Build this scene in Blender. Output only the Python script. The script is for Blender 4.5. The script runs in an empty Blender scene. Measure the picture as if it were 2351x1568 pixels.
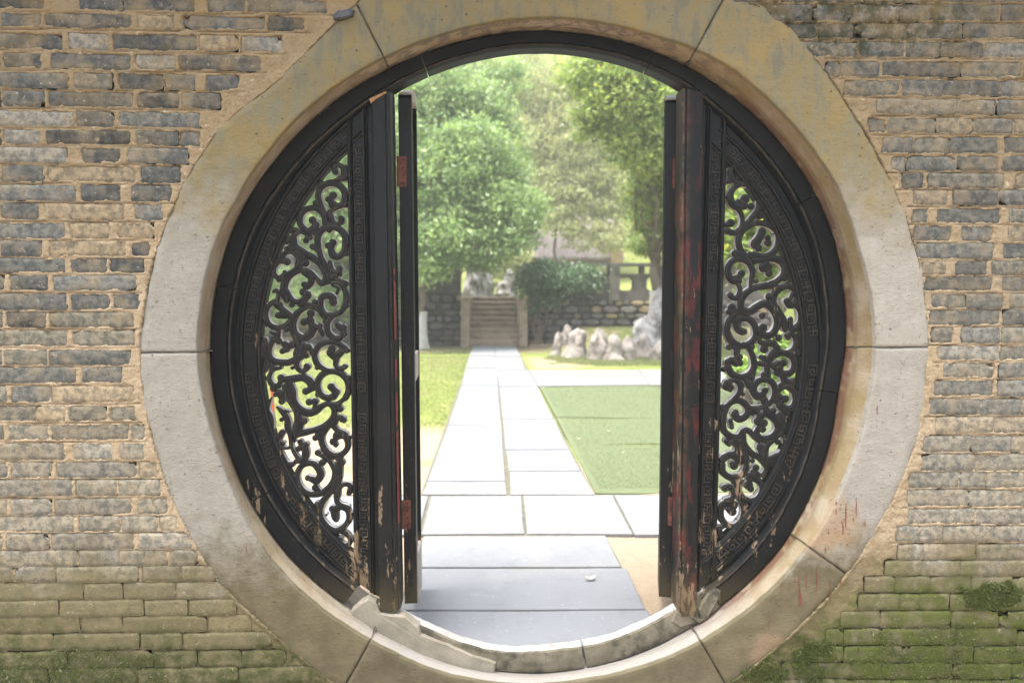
import bpy, math, random
import numpy as np
from mathutils import Euler, Vector
random.seed(7); RNG = np.random.RandomState(7)
S = bpy.context.scene; COL = S.collection

# ------------------------------------------------------------------ camera
FPX, CX, CY = 1567.0, 1175.5, 784.0          # focal length and centre, in pixels of a 2351 px wide picture
PITCH = math.atan(109/FPX); YAW = math.atan(49.5/FPX)
CAM = np.array([-0.154, -2.36, 1.40])
cd = bpy.data.cameras.new('camera'); cam = bpy.data.objects.new('camera', cd); COL.objects.link(cam)
cam.location = CAM; cam.rotation_euler = (math.pi/2-PITCH, 0, -YAW)
cd.sensor_width = 36; cd.lens = FPX/2351*36; cd.clip_start = .05; cd.clip_end = 600
cd.dof.use_dof = True; cd.dof.focus_distance = 2.46; cd.dof.aperture_fstop = 2.1
S.camera = cam
# ------------------------------------------------------------------ sky, sun, exposure
SUN_EL, SUN_AZ = 76, 238                      # high and soft, from behind on the left
w = bpy.data.worlds.new('World'); S.world = w; w.use_nodes = True
wn = w.node_tree.nodes; bg = wn['Background']
sky = wn.new('ShaderNodeTexSky'); sky.sky_type = 'NISHITA'; sky.sun_disc = False
sky.sun_elevation = math.radians(SUN_EL); sky.sun_rotation = math.radians(SUN_AZ)
sky.air_density = 1.0; sky.dust_density = 4.0; sky.ozone_density = 1.0
hsv = wn.new('ShaderNodeHueSaturation'); hsv.inputs['Saturation'].default_value = .38
w.node_tree.links.new(sky.outputs[0], hsv.inputs['Color']); w.node_tree.links.new(hsv.outputs[0], bg.inputs['Color'])
bg.inputs['Strength'].default_value = .15
sd = bpy.data.lights.new('sun', 'SUN'); sun = bpy.data.objects.new('sun', sd); COL.objects.link(sun)
sd.energy = 2.05; sd.angle = math.radians(25); sd.color = (1, .965, .9)
_d = Vector((math.sin(math.radians(SUN_AZ))*math.cos(math.radians(SUN_EL)), math.cos(math.radians(SUN_AZ))*math.cos(math.radians(SUN_EL)), math.sin(math.radians(SUN_EL))))
sun.rotation_euler = (-_d).to_track_quat('-Z', 'Y').to_euler()
S.view_settings.view_transform = 'Standard'; S.view_settings.look = 'None'
S.view_settings.gamma = 1; S.view_settings.use_curve_mapping = False
S.view_settings.exposure = 2.3
S.render.engine = 'CYCLES'
S.cycles.max_bounces = 6; S.cycles.transmission_bounces = 4; S.cycles.transparent_max_bounces = 6
S.cycles.use_denoising = True

# ------------------------------------------------------------------ helpers: where a line of sight meets a plane of the place
RM = np.array(Euler((math.pi/2-PITCH, 0, -YAW)).to_matrix())
def ray(px, py):
    v = np.stack([(np.asarray(px, float)-CX)/FPX, -(np.asarray(py, float)-CY)/FPX, -np.ones_like(np.asarray(px, float)+0*np.asarray(py, float))], -1)
    return v @ RM.T
def onY(px, py, Y):
    d = ray(px, py); t = (Y-CAM[1])/d[..., 1]; p = CAM+d*t[..., None]; return p[..., 0], p[..., 2]
def onZ(px, py, z):
    d = ray(px, py); t = (z-CAM[2])/d[..., 2]; p = CAM+d*t[..., None]; return p[..., 0], p[..., 1]
RC = (1225., 802.)
def W(th, r, yref):                           # polar position round the gate's centre -> x, z on the plane y = yref
    return onY(RC[0]+np.asarray(r)*np.cos(th), RC[1]-np.asarray(r)*np.sin(th), yref)
def table(pairs):
    a = sorted((p % 360, r) for p, r in pairs)
    A = np.array([a[-1][0]-360]+[p for p, _ in a]+[a[0][0]+360]); R = np.array([a[-1][1]]+[r for _, r in a]+[a[0][1]], float)
    def f(th):
        d = np.degrees(th) % 360
        return sum(np.interp((d+o) % 360, A, R) for o in (-3, -1, 1, 3))/4
    return f
# smooth value noise (numpy)
_G = np.random.RandomState(3).rand(256, 256)
def vnoise(x, y):
    x = np.asarray(x, float); y = np.asarray(y, float)
    xi = np.floor(x).astype(int); yi = np.floor(y).astype(int); fx = x-xi; fy = y-yi
    fx = fx*fx*(3-2*fx); fy = fy*fy*(3-2*fy)
    g = lambda a, b: _G[a % 256, b % 256]
    return (g(xi, yi)*(1-fx)+g(xi+1, yi)*fx)*(1-fy)+(g(xi, yi+1)*(1-fx)+g(xi+1, yi+1)*fx)*fy
def fbm(x, y, o=4):
    s = 0; a = .5
    for i in range(o): s = s+a*(vnoise(x*2**i+17*i, y*2**i+31*i)-.5)*2; a *= .5
    return s
def sstep(a, b, x): t = np.clip((x-a)/(b-a), 0, 1); return t*t*(3-2*t)

def mesh_obj(name, v, f, mats, parent=None, smooth=False, mi=None, kind=None, attr=None):
    me = bpy.data.meshes.new(name); me.from_pydata([tuple(map(float, p)) for p in v] if not isinstance(v, np.ndarray) else v.tolist(), [], f if not isinstance(f, np.ndarray) else f.tolist())
    for m in (mats if isinstance(mats, (list, tuple)) else [mats]): me.materials.append(m)
    if mi is not None: me.polygons.foreach_set('material_index', np.asarray(mi, np.int32))
    if smooth is True: me.polygons.foreach_set('use_smooth', np.ones(len(me.polygons), bool))
    elif smooth is not False: me.polygons.foreach_set('use_smooth', np.asarray(smooth, bool))
    if attr is not None:
        for k, a in attr.items():
            at = me.attributes.new(k, 'FLOAT', 'POINT'); at.data.foreach_set('value', np.asarray(a, np.float32))
    me.update()
    o = bpy.data.objects.new(name, me); COL.objects.link(o)
    if parent: o.parent = parent
    if kind: o['kind'] = kind
    return o
def fast_quads(name, V, mats, parent=None, kind=None, attr=None, smooth=False, n=4):   # V: (N,n,3)
    N = len(V); me = bpy.data.meshes.new(name)
    me.vertices.add(N*n); me.vertices.foreach_set('co', V.reshape(-1).astype(np.float32))
    me.loops.add(N*n); me.loops.foreach_set('vertex_index', np.arange(N*n, dtype=np.int32))
    me.polygons.add(N); me.polygons.foreach_set('loop_start', np.arange(0, N*n, n, dtype=np.int32)); me.polygons.foreach_set('loop_total', np.full(N, n, np.int32))
    for m in (mats if isinstance(mats, (list, tuple)) else [mats]): me.materials.append(m)
    if attr is not None:
        for k, a in attr.items():
            at = me.attributes.new(k, 'FLOAT', 'POINT'); at.data.foreach_set('value', np.repeat(a, n).astype(np.float32))
    me.update(calc_edges=True)
    o = bpy.data.objects.new(name, me); COL.objects.link(o)
    if parent: o.parent = parent
    if kind: o['kind'] = kind
    return o
def thing(name, label, cat, loc=(0, 0, 0), group=None):
    o = bpy.data.objects.new(name, None); COL.objects.link(o); o.location = loc; o.empty_display_size = .2
    tag(o, label, cat, group); return o
def tag(o, label, cat, group=None):
    o['label'] = label; o['category'] = cat
    if group: o['group'] = group
    return o
def child(o, parent):                          # parent keeping world coordinates (all things without rotation)
    o.parent = parent; o.matrix_parent_inverse = parent.matrix_basis.inverted(); return o
def grid_faces(n, m, closed_m=False):
    F = []
    for i in range(n-1):
        for j in range(m if closed_m else m-1):
            k = (j+1) % m; F.append((i*m+j, (i+1)*m+j, (i+1)*m+k, i*m+k))
    return F
def box_vf(x0, x1, y0, y1, z0, z1):
    v = [(x0, y0, z0), (x1, y0, z0), (x1, y1, z0), (x0, y1, z0), (x0, y0, z1), (x1, y0, z1), (x1, y1, z1), (x0, y1, z1)]
    return v, [(0, 3, 2, 1), (4, 5, 6, 7), (0, 1, 5, 4), (1, 2, 6, 5), (2, 3, 7, 6), (3, 0, 4, 7)]
class MB:
    def __init__(s): s.v = []; s.f = []
    def add(s, v, f):
        o = len(s.v); s.v += [tuple(map(float, p)) for p in v]; s.f += [tuple(i+o for i in q) for q in f]; return s
    def box(s, *a): return s.add(*box_vf(*a))
    def build(s, name, mat, parent=None, kind=None, smooth=False): return mesh_obj(name, s.v, s.f, mat, parent, smooth, kind=kind)

# ------------------------------------------------------------------ materials
class NT:
    def __init__(s, name):
        s.m = bpy.data.materials.new(name); s.m.use_nodes = True; s.t = s.m.node_tree; s.n = s.t.nodes
        s.b = s.n['Principled BSDF']; s.geo = s.n.new('ShaderNodeNewGeometry').outputs['Position']; s.tc = None
    def L(s, a, b): s.t.links.new(a, b)
    def val(s, sock, v):
        if isinstance(v, (int, float)): sock.default_value = v
        elif isinstance(v, (tuple, list)): sock.default_value = tuple(v)+((1,) if len(v) == 3 and sock.type == 'RGBA' else ())
        else: s.L(v, sock)
    def mapping(s, vec, scale, loc=(0, 0, 0)):
        m = s.n.new('ShaderNodeMapping'); s.L(vec, m.inputs[0]); m.inputs['Scale'].default_value = scale; m.inputs['Location'].default_value = loc; return m.outputs[0]
    def noise(s, scale, detail=4, rough=.55, vec=None, stretch=None, loc=(0, 0, 0)):
        n = s.n.new('ShaderNodeTexNoise'); v = vec or s.geo
        if stretch or loc != (0, 0, 0): v = s.mapping(v, stretch or (1, 1, 1), loc)
        s.L(v, n.inputs['Vector']); n.inputs['Scale'].default_value = scale; n.inputs['Detail'].default_value = detail; n.inputs['Roughness'].default_value = rough
        return n.outputs['Fac']
    def voro(s, scale, feat='F1', vec=None):
        n = s.n.new('ShaderNodeTexVoronoi'); s.L(vec or s.geo, n.inputs['Vector']); n.inputs['Scale'].default_value = scale; n.feature = feat; return n.outputs[0]
    def ramp(s, f, a, b, c0=0., c1=1.):
        n = s.n.new('ShaderNodeMapRange'); n.interpolation_type = 'SMOOTHSTEP'; s.L(f, n.inputs[0])
        for i, x in enumerate((a, b, c0, c1)): n.inputs[i+1].default_value = x
        return n.outputs[0]
    def mix(s, f, a, b, mode='MIX'):
        n = s.n.new('ShaderNodeMix'); n.data_type = 'RGBA'; n.blend_type = mode
        s.val(n.inputs[0], f); s.val(n.inputs[6], a); s.val(n.inputs[7], b); return n.outputs[2]
    def math(s, op, a, b=0.):
        n = s.n.new('ShaderNodeMath'); n.operation = op; s.val(n.inputs[0], a); s.val(n.inputs[1], b); return n.outputs[0]
    def sep(s, v=None):
        n = s.n.new('ShaderNodeSeparateXYZ'); s.L(v or s.geo, n.inputs[0]); return n.outputs
    def blob(s, x, z, rx, rz, nz=None, amt=.5):       # soft patch round a point of the wall, with a ragged edge
        m = s.n.new('ShaderNodeVectorMath'); m.operation = 'LENGTH'
        p = s.mapping(s.geo, (1/rx, 0, 1/rz), (-x/rx, 0, -z/rz)); s.L(p, m.inputs[0]); d = m.outputs['Value']
        if nz is not None: d = s.math('ADD', d, s.math('MULTIPLY', s.math('SUBTRACT', nz, .5), amt*4))
        return s.ramp(d, 1.15, .6)
    def attr(s, k):
        n = s.n.new('ShaderNodeAttribute'); n.attribute_name = k; return n.outputs['Fac']
    def out(s, col, rough=.8, bumps=(), spec=.3, metal=0.):
        s.val(s.b.inputs['Base Color'], col); s.val(s.b.inputs['Roughness'], rough); s.b.inputs['Specular IOR Level'].default_value = spec; s.b.inputs['Metallic'].default_value = metal
        nrm = None
        for h, st, dist in bumps:
            b = s.n.new('ShaderNodeBump'); b.inputs['Strength'].default_value = st; b.inputs['Distance'].default_value = dist; s.L(h, b.inputs['Height'])
            if nrm is not None: s.L(nrm, b.inputs['Normal'])
            nrm = b.outputs[0]
        if nrm is not None: s.L(nrm, s.b.inputs['Normal'])
        return s.m

def wall_stains(t, c, mossy=1.0):
    x, y, z = t.sep()[:3]
    nz = t.noise(5, 5, .65); nz2 = t.noise(23, 4, .6, loc=(3, 1, 2))
    zz = t.math('ADD', z, t.math('MULTIPLY', t.math('SUBTRACT', nz, .5), .5))
    # pale lime wash band at mid height
    olive = t.ramp(zz, .56, .36)
    c = t.mix(t.math('MULTIPLY', olive, .78*mossy), c, t.mix(nz2, (.09, .078, .036), (.175, .15, .078)))
    dx = t.math('SUBTRACT', zz, t.math('MULTIPLY', t.math('ABSOLUTE', x), .10))
    green = t.math('MULTIPLY', t.ramp(dx, .16, -.06), t.ramp(nz2, .32, .6))
    c = t.mix(t.math('MULTIPLY', green, .9*mossy), c, t.mix(t.noise(60, 2), (.022, .033, .009), (.06, .072, .022)))
    bx, bz = [float(q) for q in onY(2190, 1480, 0)]
    g2 = t.math('MULTIPLY', t.blob(bx, bz, .55, .30, nz, .3), t.ramp(t.noise(14, 4, loc=(5, 0, 1)), .36, .58))
    c = t.mix(t.math('MULTIPLY', g2, .85), c, t.mix(nz2, (.035, .05, .01), (.10, .12, .025)))
    bx, bz = [float(q) for q in onY(1960, 35, 0)]
    a2 = t.math('MULTIPLY', t.blob(bx, bz, .42, .17, nz, .4), t.ramp(nz2, .40, .60))
    c = t.mix(t.math('MULTIPLY', a2, .85), c, (.028, .032, .018))
    # warm rusty earth wash, upper right and upper left
    warm = t.math('MULTIPLY', t.ramp(zz, 1.75, 2.2), t.ramp(t.noise(7, 4, loc=(8, 3, 0)), .42, .66))
    c = t.mix(t.math('MULTIPLY', warm, .38), c, (.22, .15, .062))
    dark = t.ramp(t.noise(3.2, 5, .6, loc=(1, 9, 4)), .56, .72)
    c = t.mix(t.math('MULTIPLY', dark, .22), c, (.10, .085, .06))
    return t.mix(1., c, (.80, .80, .765), 'MULTIPLY')

def mat_brick():
    t = NT('grey_brick'); oi = t.n.new('ShaderNodeObjectInfo')
    base = oi.outputs['Color']
    n1 = t.noise(38, 5, .65); n2 = t.noise(11, 4, .6, loc=(2, 5, 1)); n3 = t.noise(150, 3, .7)
    c = t.mix(t.ramp(n1, .38, .62), t.mix(1., base, (.58, .61, .64), 'MULTIPLY'), t.mix(1., base, (1.2, 1.17, 1.1), 'MULTIPLY'))
    c = t.mix(t.math('MULTIPLY', t.ramp(n2, .47, .66), .5), c, (.25, .20, .135))          # smeared mortar
    c = t.mix(t.math('MULTIPLY', t.ramp(t.noise(19, 5, .7, loc=(7, 1, 0)), .62, .72), .6), c, (.34, .27, .18))
    c = t.mix(t.math('MULTIPLY', t.ramp(t.noise(9, 3, .6, loc=(17, 1, 0)), .70, .76), .6), c, (.33, .14, .05))
    c = t.mix(t.math('MULTIPLY', t.ramp(n3, .6, .75), .35), c, (.03, .03, .03))
    c = wall_stains(t, c)
    pit = t.ramp(t.voro(75), .0, .22)
    c = t.mix(t.math('MULTIPLY', t.ramp(t.noise(85, 4, .8, loc=(5, 2, 0)), .56, .66), .5), c, (.045, .043, .04)); c = t.mix(t.math('MULTIPLY', t.ramp(t.noise(60, 4, .8, loc=(1, 2, 5)), .6, .7), .5), c, (.36, .32, .26))
    return t.out(c, .92, [(n1, .6, .004), (n3, .8, .0018), (pit, .5, .002)], .12)
def mat_mortar():
    t = NT('lime_mortar')
    n1 = t.noise(30, 6, .7); n3 = t.noise(170, 3, .75); n2 = t.noise(6, 3)
    c = t.mix(n1, (.29, .22, .14), (.42, .335, .235)); c = t.mix(t.math('MULTIPLY', t.ramp(n2, .4, .7), .5), c, (.40, .33, .25))
    z = t.sep()[2]
    c = t.mix(t.ramp(z, 1.15, 2.1, 0., .8), c, t.mix(n1, (.13, .10, .06), (.27, .205, .125)))
    c = t.mix(t.math('MULTIPLY', t.ramp(n3, .52, .70), .55), c, (.17, .115, .06)); c = t.mix(t.ramp(t.noise(52, 5, .75, loc=(2, 0, 6)), .54, .66, 0., .6), c, (.16, .12, .075)); c = t.mix(t.ramp(t.noise(24, 4, .7, loc=(9, 0, 2)), .60, .70, 0., .7), c, (.50, .43, .33))
    c = t.mix(t.ramp(t.attr('crease'), .15, 1.0, 0., .75), c, (.16, .095, .045))  # shadow line of the struck groove painted into the mortar colour
    c = wall_stains(t, c, .95)
    return t.out(c, .95, [(n1, 1., .008), (n3, .9, .003)], .1)
def mat_stone():
    t = NT('ring_limestone'); x, y, z = t.sep()[:3]
    n1 = t.noise(9, 6, .65); n2 = t.noise(60, 4, .7); n3 = t.noise(26, 5, .6, stretch=(1, 1, .28), loc=(4, 2, 2)); ns = t.noise(45, 4, .6, stretch=(1, 1, 3.4), loc=(3, 3, 3))
    zz = t.math('ADD', z, t.math('MULTIPLY', t.math('SUBTRACT', n1, .5), .55))
    c = t.mix(n3, (.33, .315, .28), (.45, .43, .39)); c = t.mix(t.math('MULTIPLY', t.ramp(ns, .52, .68), .22), c, (.25, .235, .21)); c = t.mix(t.math('MULTIPLY', t.ramp(t.noise(3.4, 5, .7, loc=(6, 6, 1)), .52, .68), .55), c, (.27, .26, .24))
    c = t.mix(t.math('MULTIPLY', t.ramp(zz, 1.45, 1.9), .92), c, t.mix(t.ramp(n3, .35, .65), (.235, .18, .075), (.20, .185, .115)))
    c = t.mix(t.math('MULTIPLY', t.ramp(zz, 1.95, 2.25), t.ramp(n3, .5, .62, 0., .7)), c, (.16, .15, .11))
    c = t.mix(t.math('MULTIPLY', t.ramp(t.noise(5, 4, .6, loc=(11, 1, 7)), .5, .62), t.ramp(zz, 1.4, 1.9, 0., .45)), c, (.33, .235, .08))
    c = t.mix(t.ramp(zz, .66, .34, 0., .9), c, t.mix(t.ramp(n1, .3, .7), (.12, .098, .045), (.185, .155, .085)))
    bx, bz = [float(q) for q in onY(1880, 1200, 0)]
    c = t.mix(t.math('MULTIPLY', t.blob(bx, bz, .16, .12, n1, .3), .5), c, (.42, .26, .12))
    bx, bz = [float(q) for q in onY(1770, 1490, 0)]
    c = t.mix(t.math('MULTIPLY', t.blob(bx, bz, .09, .07, n1, .4), .5), c, (.40, .27, .18))
    c = t.mix(t.math('MULTIPLY', t.ramp(n2, .60, .68), .55), c, (.13, .115, .09)); c = t.mix(t.ramp(t.noise(120, 3, .6, loc=(1, 4, 4)), .66, .72, 0., .5), c, (.08, .07, .05))
    c = t.mix(t.math('MULTIPLY', t.ramp(t.voro(27), .15, .05, 0., .75), t.ramp(t.noise(6, 2, loc=(3, 0, 3)), .5, .6)), c, (.07, .062, .05)); c = t.mix(t.ramp(t.noise(2.3, 6, .8, loc=(9, 9, 2)), .492, .5, 0., .0), c, (.1, .1, .1))
    oi = t.n.new('ShaderNodeObjectInfo'); c = t.mix(1., c, t.mix(oi.outputs['Random'], (.90, .90, .91), (1.08, 1.07, 1.04)), 'MULTIPLY')
    rv = t.attr('reveal')
    rc = t.mix(t.ramp(n1, .35, .65), (.33, .26, .17), (.42, .37, .28))
    rc = t.mix(t.math('MULTIPLY', t.ramp(z, 1.9, 2.3), t.ramp(n3, .45, .6, 0., .75)), rc, (.15, .12, .11))
    rc = t.mix(t.ramp(z, .35, .1, 0., .8), rc, (.36, .355, .345))
    side = t.math('MULTIPLY', t.ramp(x, .3, .8), t.ramp(z, .2, .5))
    rc = t.mix(t.math('MULTIPLY', side, t.ramp(t.noise(7, 3, loc=(1, 1, 5)), .35, .65, 0., .8)), rc, (.30, .235, .115))
    redm = t.math('MULTIPLY', t.math('MULTIPLY', t.ramp(x, .45, .8), t.ramp(rv, 1.66, 1.84)), t.ramp(t.noise(13, 4, loc=(0, 7, 5)), .36, .52))
    rc = t.mix(t.math('MULTIPLY', redm, .7), rc, (.14, .05, .035))
    c = t.mix(t.ramp(rv, .55, .95), c, rc)
    c = t.mix(t.math('MULTIPLY', t.attr('edge'), .6), c, (.07, .06, .045))
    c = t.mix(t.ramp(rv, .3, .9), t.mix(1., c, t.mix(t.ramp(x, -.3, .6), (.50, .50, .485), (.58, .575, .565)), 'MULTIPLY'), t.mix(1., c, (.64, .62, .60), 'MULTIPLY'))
    return t.out(c, .8, [(n1, .35, .008), (t.math('MULTIPLY', ns, t.ramp(n1, .35, .65, .25, 1.)), .42, .005), (n2, .9, .002), (t.ramp(t.voro(27), .04, .12), .8, .004)], .2)
def mat_wood(name, wear=.0, red=0., low=0., rough=.46, lift=1.):
    t = NT(name); x, y, z = t.sep()[:3]
    st = (1, 1, .16)
    n1 = t.noise(16, 6, .68, stretch=st); n2 = t.noise(55, 5, .7, stretch=(1, 1, .4), loc=(4, 1, 1)); n3 = t.noise(7, 4, .6, loc=(1, 2, 8))
    c = t.mix(n3, (.0032, .0038, .0045), (.0075, .009, .0105))
    c = t.mix(1., c, (lift,)*3, 'MULTIPLY')
    c = t.mix(t.math('MULTIPLY', t.ramp(n3, .5, .75), .5), c, (.012, .0095, .0095))
    lo = t.ramp(z, 1.25, .35, 0., low)
    thr = t.math('ADD', t.math('ADD', n1, t.math('MULTIPLY', t.math('SUBTRACT', n2, .5), .5)), lo)
    f2 = t.ramp(thr, .71-wear, .73-wear)
    c = t.mix(f2, c, t.mix(t.ramp(n2, .35, .6), (.075, .045, .028), (.15, .11, .07)))
    if red:
        f3 = t.math('MULTIPLY', t.ramp(t.math('ADD', n1, t.math('MULTIPLY', lo, .5)), .57-red, .60-red), t.ramp(f2, .8, .2))
        f3 = t.math('MULTIPLY', t.math('MULTIPLY', f3, t.ramp(n3, .42, .56)), t.ramp(z, 2.05, 1.5, .25, 1.))
        c = t.mix(t.math('MULTIPLY', f3, .8), c, t.mix(n2, (.085, .012, .011), (.035, .010, .010)))
    c = t.mix(t.ramp(z, .42, .15, 0., .55), c, t.mix(n2, (.05, .04, .02), (.11, .085, .04)))
    fl = t.ramp(t.noise(210, 2, .5), .71, .75)
    c = t.mix(t.math('MULTIPLY', fl, .5), c, (.16, .15, .135))
    c = t.mix(t.math('MULTIPLY', t.ramp(t.attr('rim'), .3, .9), t.ramp(t.noise(28, 4, .6, loc=(9, 1, 1)), .36, .62, .10, .75)), c, (.085, .065, .042))
    return t.out(c, t.mix(f2, (rough,)*3, (.85,)*3), [(n1, .25, .002), (n2, .35, .0012), (f2, .5, -.001)], .16)
def mat_simple(name, c1, c2, sc=8, rough=.8, bump=.4, bd=.004, stretch=None, spec=.3, c3=None, s3=30, th=(.58, .7)):
    t = NT(name); n = t.noise(sc, 5, .65, stretch=stretch); n2 = t.noise(sc*6, 4, .65, stretch=stretch)
    c = t.mix(t.ramp(n, .3, .7), c1, c2)
    if c3: c = t.mix(t.ramp(t.noise(s3, 4, .6, loc=(3, 7, 1)), th[0], th[1], 0, .85), c, c3)
    return t.out(c, rough, [(n, bump, bd), (n2, bump, bd*.3)], spec)
def mat_leaf(name, dark, light, yellow=None, trans=.35):
    t = NT(name); a = t.attr('tint'); c = t.mix(a, dark, light)
    if yellow: c = t.mix(t.ramp(a, .93, .97), c, yellow)
    tr = t.n.new('ShaderNodeBsdfTranslucent'); t.L(t.mix(.5, c, t.mix(1., c, (1.2, 1.3, .6), 'MULTIPLY')), tr.inputs[0])
    t.out(c, .42, (), .5); ms = t.n.new('ShaderNodeMixShader'); ms.inputs[0].default_value = trans
    t.L(t.b.outputs[0], ms.inputs[1]); t.L(tr.outputs[0], ms.inputs[2]); t.L(ms.outputs[0], t.n['Material Output'].inputs[0]); return t.m

M_BRICK, M_MORTAR, M_STONE = mat_brick(), mat_mortar(), mat_stone()
M_WOOD = mat_wood('black_lacquered_wood', .0, 0., .10)
M_FRET = mat_wood('carved_black_wood', .02, .0, .10)
M_FRETBAR = mat_wood('carved_fret_wood', .03, .0, .10, .4, 2.2)  # bars paler than their boards: worn edges plus painted-in highlights
M_POST = mat_wood('flaking_lacquer_post', .015, .0, .10)
M_POST2 = mat_wood('flaking_red_lacquer_post', .05, .08, .12)
M_BARE = mat_simple('bare_weathered_wood', (.26, .225, .19), (.34, .31, .28), 14, .8, .4, .002, (1, 1, .3), c3=(.10, .08, .07), s3=24)
M_SIDE = mat_simple('dusty_lattice_side', (.30, .285, .285), (.42, .40, .40), 20, .75, .4, .002, c3=(.12, .10, .09), s3=45)
M_RUST = mat_simple('rusty_iron', (.055, .02, .015), (.12, .045, .03), 30, .8, .5, .001, c3=(.02, .015, .015))
M_SILLTOP = mat_simple('lit_sill_top', (.25, .24, .22), (.33, .32, .305), 14, .8, .5, .003, c3=(.2, .18, .15), s3=20)  # bare stone top, its daylight put into a paler colour than the front
M_SILL = mat_simple('sill_stone', (.075, .065, .042), (.15, .13, .095), 9, .85, .6, .006, c3=(.03, .028, .02), s3=12, th=(.44, .62))
M_CEMENT = mat_simple('cement_patch', (.16, .145, .11), (.23, .205, .16), 12, .9, .6, .004, c3=(.16, .14, .09), s3=22)
M_DRIP = mat_simple('red_paint', (.10, .02, .017), (.15, .032, .028), 30, .6, .2, .001)

# ------------------------------------------------------------------ ground, hill
Hh = lambda x, y: (1.32*sstep(17.9, 18.6, y)+.17*np.clip(y-21, 0, 100)+.42*np.clip(y-40, 0, 60)
                   + .5*sstep(12.6, 15.6, y)*sstep(1.3, 2.5, x)*(y < 17.5))
def mat_ground():
    t = NT('courtyard_earth_and_grass'); x, y, z = t.sep()[:3]
    n = t.noise(1.1, 5, .6); n2 = t.noise(14, 5, .7); n3 = t.noise(90, 3, .7)
    g = t.mix(n2, (.085, .12, .025), (.19, .21, .06)); g = t.mix(t.ramp(n, .45, .65, 0., .5), g, (.22, .20, .09))
    s = t.mix(n2, (.21, .16, .11), (.33, .26, .19)); s = t.mix(t.ramp(n3, .55, .7, 0., .5), s, (.2, .15, .09))
    yy = t.math('ADD', y, t.math('MULTIPLY', t.math('SUBTRACT', n, .5), 1.4))
    near = t.ramp(yy, 3.3, 2.9)                                   # bare sand by the gate
    p1 = t.math('MULTIPLY', t.math('MULTIPLY', t.ramp(yy, 2.9, 3.3), t.ramp(yy, 5.2, 4.4)), t.ramp(x, .3, -.2))
    p2 = t.math('MULTIPLY', t.ramp(yy, 13.9, 14.5), t.ramp(yy, 16.6, 16.2)); p2 = t.math('MULTIPLY', p2, t.ramp(n, .35, .5))
    p3 = t.math('MULTIPLY', t.math('MULTIPLY', t.ramp(yy, 10.4, 10.8), t.ramp(yy, 13.3, 12)), t.math('MULTIPLY', t.ramp(x, .5, .8), t.ramp(x, 2.2, 1.2)))
    f = t.math('MAXIMUM', t.math('MAXIMUM', near, p1), t.math('MAXIMUM', t.math('MULTIPLY', p2, .8), t.math('MULTIPLY', p3, .75)))
    f = t.math('MULTIPLY', f, t.ramp(y, 17.5, 17.2))
    return t.out(t.mix(f, g, s), .95, [(n2, .8, .02), (n3, .7, .006)], .1)
xs = np.unique(np.concatenate([np.linspace(-70, -8, 20), np.linspace(-8, 8, 81), np.linspace(8, 70, 20)]))
ys = np.unique(np.concatenate([np.linspace(-8, -1.5, 7), np.linspace(-1.2, .8, 21), np.linspace(0, 26, 131), np.linspace(26, 110, 43)]))
X, Y = np.meshgrid(xs, ys, indexing='ij'); Z = Hh(X, Y)+fbm(X*.4, Y*.4)*.05*(Y > 13)+fbm(X*3, Y*3)*.012*(Y > .4)-.012+.028*sstep(.4, .6, Y)*sstep(4.6, 3.6, Y)-.08*sstep(.45, .3, Y)*sstep(-1.2, -.5, Y)
gm = mat_ground()
mesh_obj('ground', np.stack([X, Y, Z], -1).reshape(-1, 3), grid_faces(len(xs), len(ys)), gm, smooth=True, kind='structure')

# paving slabs
t = NT('blue_grey_slab'); n1 = t.noise(2.2, 5, .6); n2 = t.noise(28, 5, .7); n3 = t.noise(4, 4, .6, stretch=(1, 3.2, 1), loc=(2, 2, 0))
oi = t.n.new('ShaderNodeObjectInfo')
c = t.mix(n1, (.155, .161, .173), (.208, .213, .224)); c = t.mix(t.ramp(n3, .6, .72, 0., .3), c, (.24, .245, .26)); c = t.mix(t.ramp(t.noise(1.3, 4, loc=(5, 5, 0)), .5, .7, 0., .3), c, (.28, .255, .21))
c = t.mix(t.math('MULTIPLY', t.math('SUBTRACT', oi.outputs['Random'], .5), .25), c, (.12, .13, .15))
c = t.mix(t.ramp(t.noise(9, 6, .75, loc=(2, 8, 0)), .5, .7, 0., .35), c, (.13, .135, .14)); c = t.mix(t.ramp(t.noise(40, 4, .7, loc=(2, 8, 0)), .62, .7, 0., .4), c, (.32, .32, .32))
M_SLAB = t.out(c, .85, [(n1, .3, .012), (n2, .6, .003)], .12)
path = bpy.data.objects.new('path', None); COL.objects.link(path); path['kind'] = 'structure'; path['label'] = 'pale blue grey slab paving running from the gate to the steps'
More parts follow.
